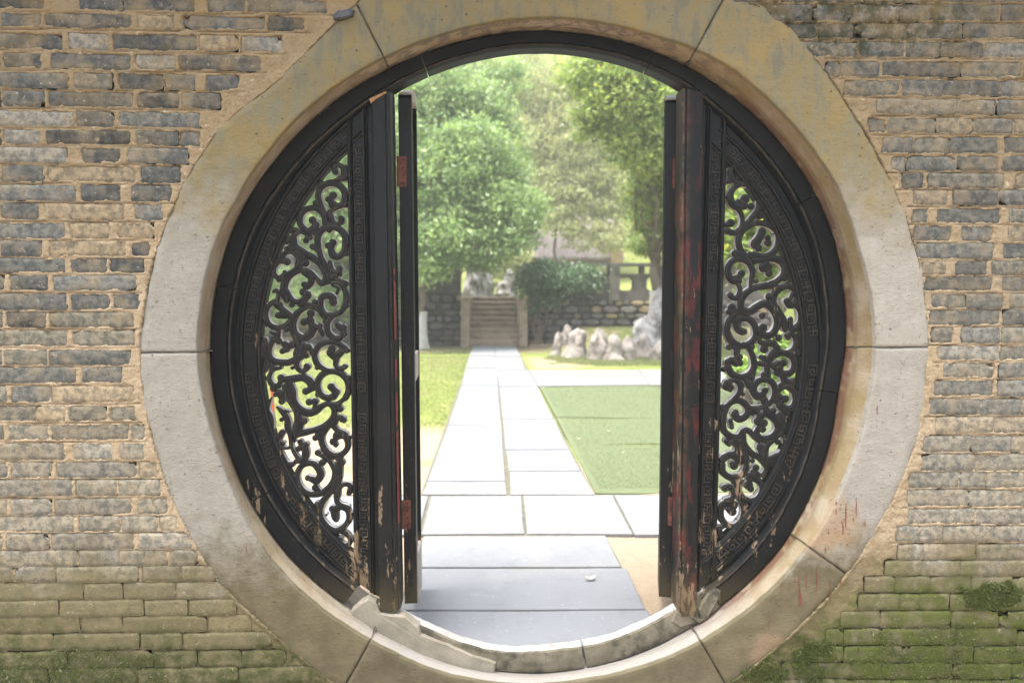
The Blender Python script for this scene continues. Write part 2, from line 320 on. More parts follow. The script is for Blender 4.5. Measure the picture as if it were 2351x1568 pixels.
def slab(px4, parent=path, mat=M_SLAB, zt=.035, name='paving_slab', thick=.06, bev=.006):
    P = [onZ(a, b, zt) for a, b in px4]; P = np.array(P, float)
    n = 14; edge = []
    for i in range(4):
        a, b = P[i], P[(i+1) % 4]
        for k in range(n):
            u = k/n; q = a*(1-u)+b*u
            j = fbm(q[0]*7+i, q[1]*7)*.006
            d = (P.mean(0)-q); d = d/np.linalg.norm(d); edge.append(q+d*(.003+abs(j)))
    E = np.array(edge); c = E.mean(0); N = len(E); tilt = RNG.randn(2)*.0012
    zz = lambda q: zt+(q[:, 0]-c[0])*tilt[0]+(q[:, 1]-c[1])*tilt[1]
    inn = E+(c-E)/np.linalg.norm(c-E, axis=1)[:, None]*bev
    v = np.concatenate([np.c_[inn, zz(inn)], np.c_[E, zz(E)-bev*.6], np.c_[E, zz(E)-thick]])
    f = [tuple(range(N))]+[(i, (i+1) % N, N+(i+1) % N, N+i)[::-1] for i in range(N)]+[(N+i, N+(i+1) % N, 2*N+(i+1) % N, 2*N+i)[::-1] for i in range(N)]
    if np.cross(E[1]-E[0], E[n+1]-E[0]) < 0: f = [q[::-1] for q in f]
    return mesh_obj(name, v, f, mat, parent)
SL = [[(905, 1402), (1490, 1400), (1538, 1483), (868, 1483)], [(948, 1304), (1440, 1303), (1484, 1397), (912, 1399)], [(972, 1230), (1392, 1229), (1428, 1300), (949, 1301)],
      [(989, 1138), (1197, 1137), (1205, 1224), (966, 1226)], [(1201, 1137), (1406, 1136), (1453, 1225), (1209, 1224)], [(1410, 1136), (1680, 1136), (1740, 1226), (1457, 1226)],
      [(760, 1139), (984, 1138), (961, 1226), (722, 1227)], [(560, 1139), (756, 1139), (717, 1227), (500, 1227)], [(1684, 1136), (1960, 1136), (2050, 1227), (1745, 1226)],
      [(980, 1105), (1161, 1105), (1164, 1134), (968, 1134)], [(1029, 977), (1151, 976), (1160, 1103), (981, 1103)], [(1060, 886), (1143, 886), (1150, 974), (1030, 974)],
      [(1069, 846), (1140, 846), (1143, 884), (1061, 884)], [(1077, 818), (1137, 818), (1140, 844), (1070, 844)], [(1085, 794), (1135, 794), (1137, 816), (1078, 816)],
      [(1169, 1082), (1334, 1081), (1366, 1134), (1172, 1134)], [(1161, 1033), (1307, 1032), (1333, 1079), (1168, 1080)], [(1155, 962), (1272, 962), (1305, 1030), (1160, 1031)],
      [(1147, 889), (1235, 888), (1270, 960), (1154, 960)], [(1141, 851), (1213, 851), (1233, 886), (1146, 886)], [(1138, 820), (1196, 820), (1205, 849), (1140, 849)], [(1136, 794), (1184, 794), (1195, 818), (1138, 818)],
      [(1215, 850), (1465, 849), (1490, 882), (1235, 886)], [(1467, 849), (1690, 849), (1735, 881), (1492, 882)], [(1692, 849), (1950, 849), (2010, 881), (1737, 881)]]
for q in SL: slab(q)
M_BED = mat_simple('sandy_joint_bed', (.085, .08, .06), (.13, .12, .09), 18, .95, .6, .004, c3=(.06, .09, .02), s3=7)
for i, q in enumerate([[(1088, 793), (1182, 793), (1366, 1135), (966, 1135)], [(500, 1135), (1960, 1135), (2048, 1228), (495, 1228)], [(974, 1226), (1388, 1226), (1482, 1402), (1530, 1480), (878, 1480), (912, 1402)], [(1200, 849), (1948, 848), (2008, 882), (1232, 887)]]):
    zq = .0215+.0016*i; v = [(*map(float, onZ(a, b, zq)), zq) for a, b in q]; f = tuple(range(len(v)))
    mesh_obj('joint_bed', v, [f[::-1]], M_BED, path)
# artificial turf
def mat_turf():
    t = NT('artificial_turf'); n = t.noise(2.5, 4); n2 = t.noise(160, 3, .8); n3 = t.noise(600, 2, .6)
    c = t.mix(n2, (.085, .105, .055), (.15, .175, .095)); c = t.mix(t.ramp(n, .4, .7, 0, .4), c, (.135, .155, .085)); c = t.mix(t.ramp(t.noise(35, 4, .7), .5, .7, 0, .4), c, (.06, .09, .035))
    return t.out(c, .9, [(n2, .8, .006), (n3, .6, .003)], .15)
mt = mat_turf()
turf = thing('artificial_turf', 'green artificial turf mat in seamed strips beside the slab path', 'turf mat')
def xl(y): return 1239+(y-886)*.524
def strip(y0, y1):
    n = 24; a = []; 
    us = np.linspace(0, 1, n)
    L0 = [(xl(y0)+(1990+(y0-886)*1.0-xl(y0))*u, y0+1.2*math.sin(u*15+y0)) for u in us]; L1 = [(xl(y1)+(1990+(y1-886)*1.0-xl(y1))*u, y1-1.5*math.sin(u*13+y0)) for u in us]
    v = [(*map(float, onZ(a, b, .022)), .022) for a, b in L0]+[(*map(float, onZ(a, b, .022)), .022) for a, b in L1]
    v += [(x, y, .0) for x, y, _ in v]
    f = [(i+n, i+n+1, i+1, i) for i in range(n-1)]+[(i+1+2*n, i+2*n, i, i+1)[::-1] for i in range(n-1)]+[(i+3*n, i+1+3*n, i+1+n, i+n) for i in range(n-1)]+[(0, n, 3*n, 2*n)[::-1]]
    mesh_obj('turf_strip', v, f, mt, turf)
strip(887, 958.5); strip(960, 1019.5); strip(1021.5, 1131)

# turf pile and lawn blades
def blades(name, x0, x1, y0, y1, n, h, mat, mask=None, hw=.004):
    x = RNG.uniform(x0, x1, n); y = y0+(y1-y0)*RNG.rand(n)**1.3
    if mask is not None: k = mask(x, y); x, y = x[k], y[k]
    n = len(x); z = Hh(x, y)-.01; a = RNG.uniform(0, 6.28, n); hh = h*RNG.uniform(.5, 1.3, n); lean = RNG.randn(n, 2)*h*.35
    dx, dy = np.cos(a)*hw*(1+y/12), np.sin(a)*hw*(1+y/12)
    V = np.stack([np.c_[x-dx, y-dy, z], np.c_[x+dx, y+dy, z], np.c_[x+lean[:, 0], y+lean[:, 1], z+hh]], 1)
    return fast_quads(name, V, mat, kind='stuff', attr={'tint': RNG.rand(n)}, n=3)
M_GRASS = mat_leaf('lawn_grass', (.14, .165, .065), (.27, .29, .13), None, .35)
pxl = lambda y: float(onZ(1084, 796, 0)[0])
def tmask(x, y):
    a, b = onZ(xl(887), 887, 0)[0], onZ(xl(1131), 1131, 0)[0]; ya, yb = onZ(1300, 887, 0)[1], onZ(1300, 1131, 0)[1]
    e0 = b+(a-b)*(y-yb)/(ya-yb); return (x > e0+.03) & (y > yb+.02) & (y < ya-.03)
tp = blades('turf_pile', .5, 6, float(onZ(1300, 1131, 0)[1]), float(onZ(1300, 887, 0)[1]), 200000, .008, mat_leaf('turf_fibre', (.13, .16, .085), (.19, .23, .13), None, .25), tmask, hw=.0025)
tp.data.transform(__import__('mathutils').Matrix.Translation((0, 0, .03)))
def lmask(x, y):
    d = y-CAM[1]; left = x < CAM[0]+(-.40)*1.0-.02*d   # clear of the path
    sand = fbm(x*1.2+3, y*1.2) > -.05-.4*sstep(4.3, 5.6, y)
    return left & sand
def at_px(x, y): return
# left lawn, right strips
xa, ya = onZ(1059, 884, 0); 
blades('lawn_grass', -9, -.42, 3.0, 15.9, 160000, .014, M_GRASS, lambda x, y: (x < -.47) & ((fbm(x*1.1+3, y*1.1)+.9*sstep(3.8, 6.2, y)) > .12))
blades('lawn_grass_beyond_path', 1.0, 9, 10.9, 16.2, 70000, .035, M_GRASS, lambda x, y: (fbm(x*1.1+9, y*1.1)+1.0*sstep(1.0, 2.6, x)) > .1)
blades('grass_tufts_by_slabs', .75, 3.5, .5, 2.3, 2500, .03, M_GRASS, lambda x, y: fbm(x*4+9, y*4) > .25-.3*sstep(1.5, .95, x))
bt = []
# ------------------------------------------------------------------ brick wall
WY = 0.0
Rout = table([(0, 903), (7, 905), (13, 907), (25, 904), (37, 912), (47, 930), (53, 950), (60, 930), (64, 905), (75, 925), (90, 935), (105, 925), (117, 893), (120, 878), (130, 849), (137, 853), (145, 880), (155, 888), (165, 895), (180, 903), (190, 899), (203, 896), (216, 898), (227, 882), (235, 887), (245, 900), (270, 905), (300, 888), (310, 880), (319, 882), (325, 885), (332, 886), (345, 902)])
Rlip = table([(0, 783), (4.5, 785), (19.5, 783), (26.4, 790), (35, 790), (42.6, 786), (52, 788), (59.4, 786), (66, 774), (72.5, 766), (88, 760), (105, 751), (117.4, 750), (134, 757), (152.5, 763), (160, 770), (174, 772), (181.6, 772), (193.8, 763), (201.8, 762), (216, 771), (227, 769), (240.8, 764), (255.3, 770), (265, 769), (270, 768), (282, 766), (296, 771), (301, 772), (317, 777), (325, 775), (340.2, 774), (354, 780)])
Rwood = table([(0, 716), (9, 722), (23.7, 737), (40.8, 737), (60, 737), (74.7, 733), (90, 729), (111, 721), (118, 723), (130.7, 728), (145, 734), (156, 742), (168, 741), (180, 741), (186, 741), (198, 737), (213.5, 737), (224.3, 733), (233.7, 727), (245, 733), (258, 739), (270, 740), (289.8, 735), (304, 728), (322, 727), (327.5, 721), (342, 713), (352, 704), (357.5, 712)])
A7, B7 = 1.3066, .653056
def z7(X, Y): return X/A7*B7, Y/A7*B7
def z8(X, Y): return X/1.3053*B7, (1200+Y/1.3053)*B7
def zr1(X, Y): return (2500+X/1.3064)*B7, Y/1.3064*B7
def zr2(X, Y): return (2500+X/1.3055)*B7, (1200+Y/1.3055)*B7
ROWS = [  # reader, y top, y bottom at the left end, fall of the course per 1000, joints
 (z7, -18, 40, 14, [(-60, 200), (362, 560), (572, 888), (960, 1128), (1142, 1500)]),
 (z7, 62, 123, 14, [(-40, -8), (10, 190), (210, 602), (635, 800), (842, 1212), (1232, 1400)]),
 (z7, 153, 222, 13, [(-60, 282), (318, 497), (522, 902), (918, 1092), (1112, 1292)]),
 (z7, 246, 311, 12, [(-60, 0), (20, 190), (235, 597), (625, 802), (825, 1195)]),
 (z7, 336, 402, 12, [(-60, 312), (343, 515), (548, 750), (764, 896), (950, 1100)]),
 (z7, 422, 487, 11, [(-60, 0), (20, 202), (228, 611), (634, 821), (840, 1010)]),
 (z7, 511, 577, 10, [(-60, 342), (352, 526), (552, 916)]),
 (z7, 600, 658, 9, [(-60, 2), (22, 185), (217, 596), (627, 816), (832, 912)]),
 (z7, 680, 744, 8, [(-60, 306), (382, 553), (589, 862)]),
 (z7, 763, 832, 7, [(-60, -10), (10, 202), (219, 616), (650, 828)]),
 (z7, 852, 920, 6, [(-60, 345), (374, 554), (604, 782)]),
 (z7, 938, 1006, 5, [(-60, -12), (5, 180), (209, 572), (620, 745)]),
 (z7, 1025, 1093, 4, [(-60, 302), (321, 499), (545, 708)]),
 (z7, 1109, 1174, 3, [(-60, -12), (8, 190), (230, 580), (603, 688)]),
 (z7, 1190, 1251, 2, [(-60, 302), (324, 493), (504, 662)]),
 (z7, 1268, 1332, 2, [(-60, 22), (48, 220), (248, 622)]),
 (z7, 1352, 1420, 1, [(-60, 306), (328, 506), (518, 640)]),
 (z7, 1438, 1501, 0, [(-60, 12), (33, 212), (230, 616)]),
 (z7, 1522, 1586, 0, [(-60, 310), (330, 620)]),
 (z8, 44, 106, 0, [(-60, 10), (25, 216), (228, 600)]),
 (z8, 121, 188, -1, [(-60, 350), (375, 560)]),
 (z8, 207, 276, -1, [(-60, 32), (50, 229), (240, 612)]),
 (z8, 300, 362, -1, [(-60, 160), (172, 300), (321, 493), (505, 622)]),
 (z8, 384, 450, -1, [(-60, 22), (44, 226), (234, 592), (606, 660)]),
 (z8, 471, 540, -2, [(-60, 296), (334, 516), (550, 662)]),
 (z8, 557, 622, -2, [(-60, 32), (50, 240), (262, 626), (640, 722)]),
 (z8, 638, 706, -2, [(-60, 330), (352, 536), (547, 736)]),
 (z8, 725, 792, -3, [(-60, 36), (50, 240), (252, 606), (634, 766)]),
 (z8, 805, 869, -3, [(-60, 340), (365, 551), (560, 720), (736, 816)]),
 (z8, 885, 950, -4, [(-60, 16), (32, 226), (237, 612), (640, 880)]),
 (z8, 964, 1030, -5, [(-60, 350), (362, 546), (550, 770), (784, 906)]),
 (z8, 1037, 1101, -6, [(-60, 58), (70, 250), (262, 630), (655, 826), (836, 985)]),
 (z8, 1115, 1184, -7, [(-60, 376), (388, 560), (570, 800), (812, 1040)]),
 (z8, 1194, 1260, -8, [(-60, 266), (276, 655), (666, 860), (872, 1080)]),
 (z8, 1270, 1335, -8, [(-60, 360), (374, 556), (570, 945), (960, 1150)]),
 (z8, 1347, 1411, -8, [(-60, 240), (248, 636), (648, 830), (844, 1242)]),
 (z8, 1430, 1497, -8, [(-60, 306), (317, 698), (706, 900), (912, 1100), (1110, 1310)]),
 (z8, 1508, 1572, -8, [(-60, 218), (230, 628), (640, 1090), (1100, 1450)]),
 (zr1, -30, 12, 0, [(100, 300), (320, 700), (720, 1020), (1040, 1300), (1320, 1560)]),
 (zr1, 27, 97, 0, [(270, 456), (470, 640), (655, 860), (872, 1012), (1024, 1310), (1338, 1560)]),
 (zr1, 112, 176, 3, [(300, 482), (492, 650), (662, 898), (910, 1150), (1160, 1292), (1304, 1560)]),
 (zr1, 198, 262, 5, [(400, 665), (684, 880), (893, 1042), (1056, 1182), (1192, 1248), (1260, 1560)]),
 (zr1, 288, 352, 2, [(526, 588), (599, 770), (785, 1141), (1155, 1420), (1434, 1560)]),
 (zr1, 372, 440, 4, [(610, 860), (878, 1060), (1070, 1320), (1334, 1560)]),
 (zr1, 460, 524, 5, [(764, 1116), (1126, 1302), (1318, 1560)]),
 (zr1, 546, 610, 3, [(726, 800), (806, 1022), (1036, 1200), (1210, 1382), (1396, 1560)]),
 (zr1, 634, 702, 0, [(784, 920), (934, 1092), (1100, 1310), (1352, 1560)]),
 (zr1, 722, 784, 0, [(830, 890), (900, 1118), (1130, 1312), (1336, 1560)]),
 (zr1, 800, 862, 2, [(880, 970), (1000, 1336), (1400, 1560)]),
 (zr1, 876, 940, 2, [(930, 1080), (1114, 1312), (1325, 1560)]),
 (zr1, 960, 1022, 2, [(925, 990), (1040, 1322), (1368, 1560)]),
 (zr1, 1040, 1106, 2, [(930, 1096), (1150, 1288), (1368, 1560)]),
 (zr1, 1120, 1186, 1, [(945, 1290), (1344, 1560)]),
 (zr1, 1202, 1260, 1, [(960, 1074), (1118, 1262), (1290, 1560)]),
 (zr1, 1275, 1335, 1, [(985, 1290), (1332, 1560)]),
 (zr1, 1352, 1412, 1, [(1010, 1164), (1174, 1332), (1374, 1560)]),
 (zr1, 1426, 1490, 1, [(1000, 1322), (1340, 1560)]),
 (zr1, 1506, 1572, 1, [(1012, 1106), (1150, 1320), (1332, 1560)]),
 (zr2, 24, 82, 1, [(1040, 1315), (1328, 1560)]),
 (zr2, 102, 162, 1, [(1065, 1290), (1324, 1560)]),
 (zr2, 182, 246, 1, [(1028, 1290), (1318, 1560)]),
 (zr2, 266, 332, 1, [(1005, 1235), (1240, 1416), (1428, 1560)]),
 (zr2, 348, 416, 1, [(1030, 1290), (1300, 1560)]),
 (zr2, 436, 504, 1, [(974, 1186), (1190, 1376), (1382, 1560)]),
 (zr2, 520, 589, 1, [(970, 1200), (1212, 1560)]),
 (zr2, 602, 666, 1, [(910, 1132), (1142, 1256), (1266, 1560)]),
 (zr2, 684, 752, 1, [(902, 1175), (1182, 1560)]),
 (zr2, 772, 834, -1, [(905, 1206), (1216, 1560)]),
 (zr2, 848, 914, 0, [(850, 952), (960, 1058), (1066, 1290), (1300, 1560)]),
 (zr2, 932, 996, 0, [(858, 966), (974, 1212), (1220, 1560)]),
 (zr2, 1008, 1070, 1, [(800, 962), (970, 1137), (1145, 1560)]),
 (zr2, 1082, 1146, 1, [(708, 840), (850, 1000), (1010, 1190), (1200, 1376), (1386, 1560)]),
 (zr2, 1161, 1226, 0, [(680, 860), (868, 950), (958, 1086), (1100, 1320), (1328, 1560)]),
 (zr2, 1241, 1306, 1, [(600, 772), (780, 1096), (1106, 1312), (1322, 1560)]),
 (zr2, 1321, 1386, 0, [(530, 604), (612, 780), (788, 1050), (1062, 1400), (1410, 1560)]),
 (zr2, 1402, 1466, 1, [(430, 602), (612, 870), (880, 1200), (1212, 1560)]),
 (zr2, 1481, 1542, 2, [(330, 520), (530, 780), (790, 1100), (1112, 1370), (1382, 1560)]),
 (zr2, 1556, 1620, 2, [(250, 620), (630, 820), (830, 1180), (1190, 1560)]),
]
wall = thing('brick_wall', 'old grey brick garden wall with beige mortar, mossy near its foot', 'wall')
BR = []                                         # x0,x1,z0,z1,slope in the wall plane
for rd, yt, yb, fall, js in ROWS:
    for a, b in js:
        m = (a+b)/2
        org = 0 if rd in (z7, z8) else 900
        dy = (m-org)*fall/1000.
        x0, zt = onY(*rd(a, yt+dy), WY); x1, zb = onY(*rd(b, yb+dy), WY)
        if rd in (zr1, zr2) and b == 1560: x1 = x0+max(.13, min(.30, float(x1-x0)+.05))
        BR.append((float(x0), float(x1), float(zb), float(zt), -fall/1000., js.index((a, b))))
def ring_px(x, z):                              # inverse: wall position -> polar px round the gate centre
    v = np.stack([x-CAM[0], np.full_like(x, WY-CAM[1]), z-CAM[2]], -1) @ RM
    px = CX+v[..., 0]/-v[..., 2]*FPX; py = CY-v[..., 1]/-v[..., 2]*FPX
    return np.hypot(px-RC[0], py-RC[1]), np.arctan2(RC[1]-py, px-RC[0]), px, py
def brick(x0, x1, z0, z1, sl, mat=M_BRICK, depth=.03):
    nx = max(4, int((x1-x0)/.016)); nz = 4; cx, cz = (x0+x1)/2, (z0+z1)/2; hx, hz = (x1-x0)/2, (z1-z0)/2
    sx = np.concatenate([[-1, -1+.12*hz/hx*1.5], np.linspace(-1+.35*hz/hx*1.5, 1-.35*hz/hx*1.5, nx), [1-.12*hz/hx*1.5, 1]]); sz = np.array([-1, -.86, -.45, 0, .45, .86, 1])
    U, V = np.meshgrid(sx, sz, indexing='ij')
    cf = 1-.10*np.clip(abs(U)-.0, 0, 1)**24; x = cx+U*hx*(1-.05*hz/hx*abs(V)**6); z = cz+V*hz*(cf)+sl*(x-cx)
    r = RNG.rand()*50
    x = x+fbm(z*40+r, x*10)*.004; z = z+fbm(x*26+r, z*14+3)*.004
    ch = np.maximum(0, fbm(x*9+r, z*9+r)-.2)*(abs(U) > .8)*(abs(V) > .6); z = z-np.sign(V)*ch*.03; x = x-np.sign(U)*ch*.03
    e = np.maximum(abs(V), 1-(1-abs(U))*hx/hz)       # 0 centre .. 1 edge
    y = -.0022+RNG.uniform(-.0025, .0025)+.0032*sstep(.86, 1, e)+fbm(x*30+r, z*30)*.0022+fbm(x*110, z*110, 2)*.0012
    ok = np.concatenate([np.stack([x, y, z], -1).reshape(-1, 3)])
    n, m = x.shape; F = grid_faces(n, m)
    F = [q[::-1] for q in F]
    ring = [i*m for i in range(n)]+[(n-1)*m+j for j in range(1, m)]+[i*m+m-1 for i in range(n-2, -1, -1)]+[j for j in range(m-2, 0, -1)]
    base = len(ok); back = ok[ring].copy(); back[:, 1] = depth; ok = np.concatenate([ok, back]); K = len(ring)
    F += [(ring[i], ring[(i+1) % K], base+(i+1) % K, base+i)[::-1] for i in range(K)]
    F.append(tuple(range(base, base+K)))
    return ok, F
def tone(x, z, k):
    r = RNG.rand(); g = np.array
    blue = g([.105, .108, .108])*(1+.6*(RNG.rand()-.4)); grey = g([.165, .155, .13]); tan = g([.29, .235, .165]); pale = g([.25, .24, .22])
    mid = math.exp(-((z-.62)/.36)**2)
    up = float(sstep(1.0, 1.9, z))
    L_ = 1. if x < 0 else .4
    if r < .58-.38*mid+.22*L_*up: c = blue*(.75+.45*RNG.rand())
    elif r < .80: c = grey*(.8+.5*RNG.rand())
    elif r < .90: c = pale
    else: c = tan
    c = c*(1-.5*mid)+(pale*.55+tan*.45)*.5*mid*1.15
    if x > 0: c = c*.7+pale*.30*(1-.3*up)
    return c*(1-.22*up)
nB = 0
for (x0, x1, z0, z1, sl, k) in BR:
    v, f = brick(x0-.0035, x1+.0035, z0-.0035, z1+.0035, sl)
    o = mesh_obj('brick', v, f, M_BRICK, wall, smooth=True)
    c = tone((x0+x1)/2, (z0+z1)/2, k); o.color = (*map(float, c), 1); nB += 1
# mortar bed as real relief
x0, zt = [float(q) for q in onY(-70, -50, 0)]; x1, zb = [float(q) for q in onY(2425, 1625, 0)]
gx = np.arange(x0, x1, .0052); gz = np.arange(zb, zt, .0044)
GX, GZ = np.meshgrid(gx, gz, indexing='ij')
D = np.full(GX.shape, 1.)                       # distance outside the nearest brick
CR = np.zeros(GX.shape)
for (a, b, c, d, sl, k) in BR:
    i0, i1 = np.searchsorted(gx, a-.05), np.searchsorted(gx, b+.05); j0, j1 = np.searchsorted(gz, c-.05), np.searchsorted(gz, d+.05)
    if i1 <= i0 or j1 <= j0: continue
    sx = GX[i0:i1, j0:j1]; sz = GZ[i0:i1, j0:j1]-sl*(GX[i0:i1, j0:j1]-(a+b)/2)
    qx = abs(sx-(a+b)/2)-(b-a)/2; qz = abs(sz-(c+d)/2)-(d-c)/2
    dd = np.hypot(np.maximum(qx, 0), np.maximum(qz, 0))+np.minimum(np.maximum(qx, qz), 0)
    D[i0:i1, j0:j1] = np.minimum(D[i0:i1, j0:j1], dd)
    # struck groove in the bed joint just under the course
    jl = c-.0085+.0012*np.sin(sx*21+a*9)
    g = np.exp(-((sz-jl)/.0021)**2)*(abs(sx-(a+b)/2) < (b-a)/2+.022); CR[i0:i1, j0:j1] = np.maximum(CR[i0:i1, j0:j1], g)
D2 = D+fbm(GX*65, GZ*65)*.0065+fbm(GX*14, GZ*14)*.0075
rr, th, _, _ = ring_px(GX, GZ); ringd = (rr-Rout(th))/664
near = np.exp(-np.clip(ringd, 0, 1)/.03)
h = sstep(-.0045, .0015, D2)                      # 0 inside a brick, 1 in the joint
body = -.0015+.0035*fbm(GX*35, GZ*35)+.0016*fbm(GX*140, GZ*140, 3)-.0035*near*(1+1.5*fbm(GX*22, GZ*22))
fadeg = (1-.6*sstep(.4, .2, GZ))*(.6+.6*vnoise(GX*6, GZ*9))
gr = CR*(.0055)*fadeg
lowj = .0065*sstep(.62, .36, GZ+.1*fbm(GX*3, GZ*3))*sstep(.0, .02, ringd)
yv = h*(body+lowj+gr-.0012*np.exp(-np.clip(D-.02, 0, 1)/.01))+(1-h)*.016
yv = np.where(ringd < -.004+.006*fbm(GX*18, GZ*18), .03, yv)
keep = rr > Rout(th)-26
n, m = GX.shape
idx = np.arange(n*m).reshape(n, m)
K = keep[:-1, :-1] & keep[1:, :-1] & keep[1:, 1:] & keep[:-1, 1:]
Q = np.stack([idx[:-1, :-1], idx[1:, :-1], idx[1:, 1:], idx[:-1, 1:]], -1)[K]
used = np.unique(Q); remap = -np.ones(n*m, int); remap[used] = np.arange(len(used)); Q = remap[Q]
VV = np.stack([GX, yv, GZ], -1).reshape(-1, 3)[used]
me = bpy.data.meshes.new('mortar'); me.vertices.add(len(VV)); me.vertices.foreach_set('co', VV.reshape(-1).astype(np.float32))
me.loops.add(Q.size); me.loops.foreach_set('vertex_index', Q.reshape(-1).astype(np.int32)); me.polygons.add(len(Q))
me.polygons.foreach_set('loop_start', np.arange(0, Q.size, 4, dtype=np.int32)); me.polygons.foreach_set('loop_total', np.full(len(Q), 4, np.int32)); me.polygons.foreach_set('use_smooth', np.ones(len(Q), bool))
at = me.attributes.new('crease', 'FLOAT', 'POINT'); at.data.foreach_set('value', (CR*fadeg*h).reshape(-1)[used].astype(np.float32))
me.materials.append(M_MORTAR); me.update(calc_edges=True)
o = bpy.data.objects.new('mortar', me); COL.objects.link(o); o.parent = wall
# wall body (hole behind the stone ring) and coping; courses beyond the picture
NA = 96; ths = np.linspace(0, 2*math.pi, NA, endpoint=False); hx, hz = W(ths, np.full(NA, 850.), 0.)
WX0, WX1, WZ0, WZ1, WB = -4.6, 4.8, -.3, 2.75, .30
cxm, czm = hx.mean(), hz.mean()
def to_rect(X0, X1, Z0, Z1):
    o = []
    for t_ in ths:
        c_, s_ = math.cos(t_), math.sin(t_); k = min((X1-cxm)/c_ if c_ > 1e-6 else (X0-cxm)/c_ if c_ < -1e-6 else 1e9, (Z1-czm)/s_ if s_ > 1e-6 else (Z0-czm)/s_ if s_ < -1e-6 else 1e9); o.append((cxm+c_*k, czm+s_*k))
    return o
rec = to_rect(WX0, WX1, WZ0, WZ1)
v = [(x, WB, z) for x, z in zip(hx, hz)]+[(x, WB, z) for x, z in rec]+[(x, .05, z) for x, z in zip(hx, hz)]
f = [(i, (i+1) % NA, NA+(i+1) % NA, NA+i) for i in range(NA)]+[(2*NA+i, 2*NA+(i+1) % NA, (i+1) % NA, i) for i in range(NA)]
mesh_obj('wall_back', v, f, M_MORTAR, wall)
mb = MB(); mb.box(WX0, x0+.006, .001, WB-.001, WZ0, WZ1).box(x1-.006, WX1, .001, WB-.001, WZ0, WZ1).box(x0+.006, x1-.006, .001, WB-.001, zt-.006, WZ1).box(x0+.006, x1-.006, .001, WB-.001, WZ0, zb+.006)
mb.build('outer_wall_body', M_MORTAR, wall)
XE0, XE1 = float(onY(40, 784, 0)[0]), float(onY(2311, 784, 0)[0])
mb = MB(); z = WZ0; r = 0
while z < WZ1-.06:
    xx = WX0+(.16 if r % 2 else 0)
    while xx < WX1-.1:
        L = .30 if (r+int(xx*7)) % 3 else .145
        a, b = xx, min(xx+L-.016, WX1)
        for (p0, p1, q0, q1, _s, _k) in BR:
            if q0 < z+.055 and q1 > z-.003:
                if a > 0 and p1 > 0 and p1+.010 > a and p0 < b: a = p1+.010
                if b < 0 and p0 < 0 and p0-.010 < b and p1 > a: b = p0-.010
        if b-a > .04 and (b < XE0 or a > XE1 or z > zt-.02 or z+.055 < zb): mb.box(a, b, -.006, .02, z, z+.052)
        xx += L
    z += .0655; r += 1
o = mb.build('outer_bricks', M_BRICK, wall, kind='stuff'); o.color = (.14, .135, .12, 1)
M_TILE = mat_simple('dark_roof_tile', (.06, .062, .06), (.13, .13, .12), 12, .85, .5, .01)
mb = MB(); mb.box(WX0, WX1, -.12, WB+.12, WZ1, WZ1+.06)
for i in range(60):
    xx = WX0+.08+i*.158; mb.box(xx, xx+.07, -.2, WB+.2, WZ1+.061, WZ1+.12)
mb.build('coping_tiles', M_TILE, wall, kind='stuff')

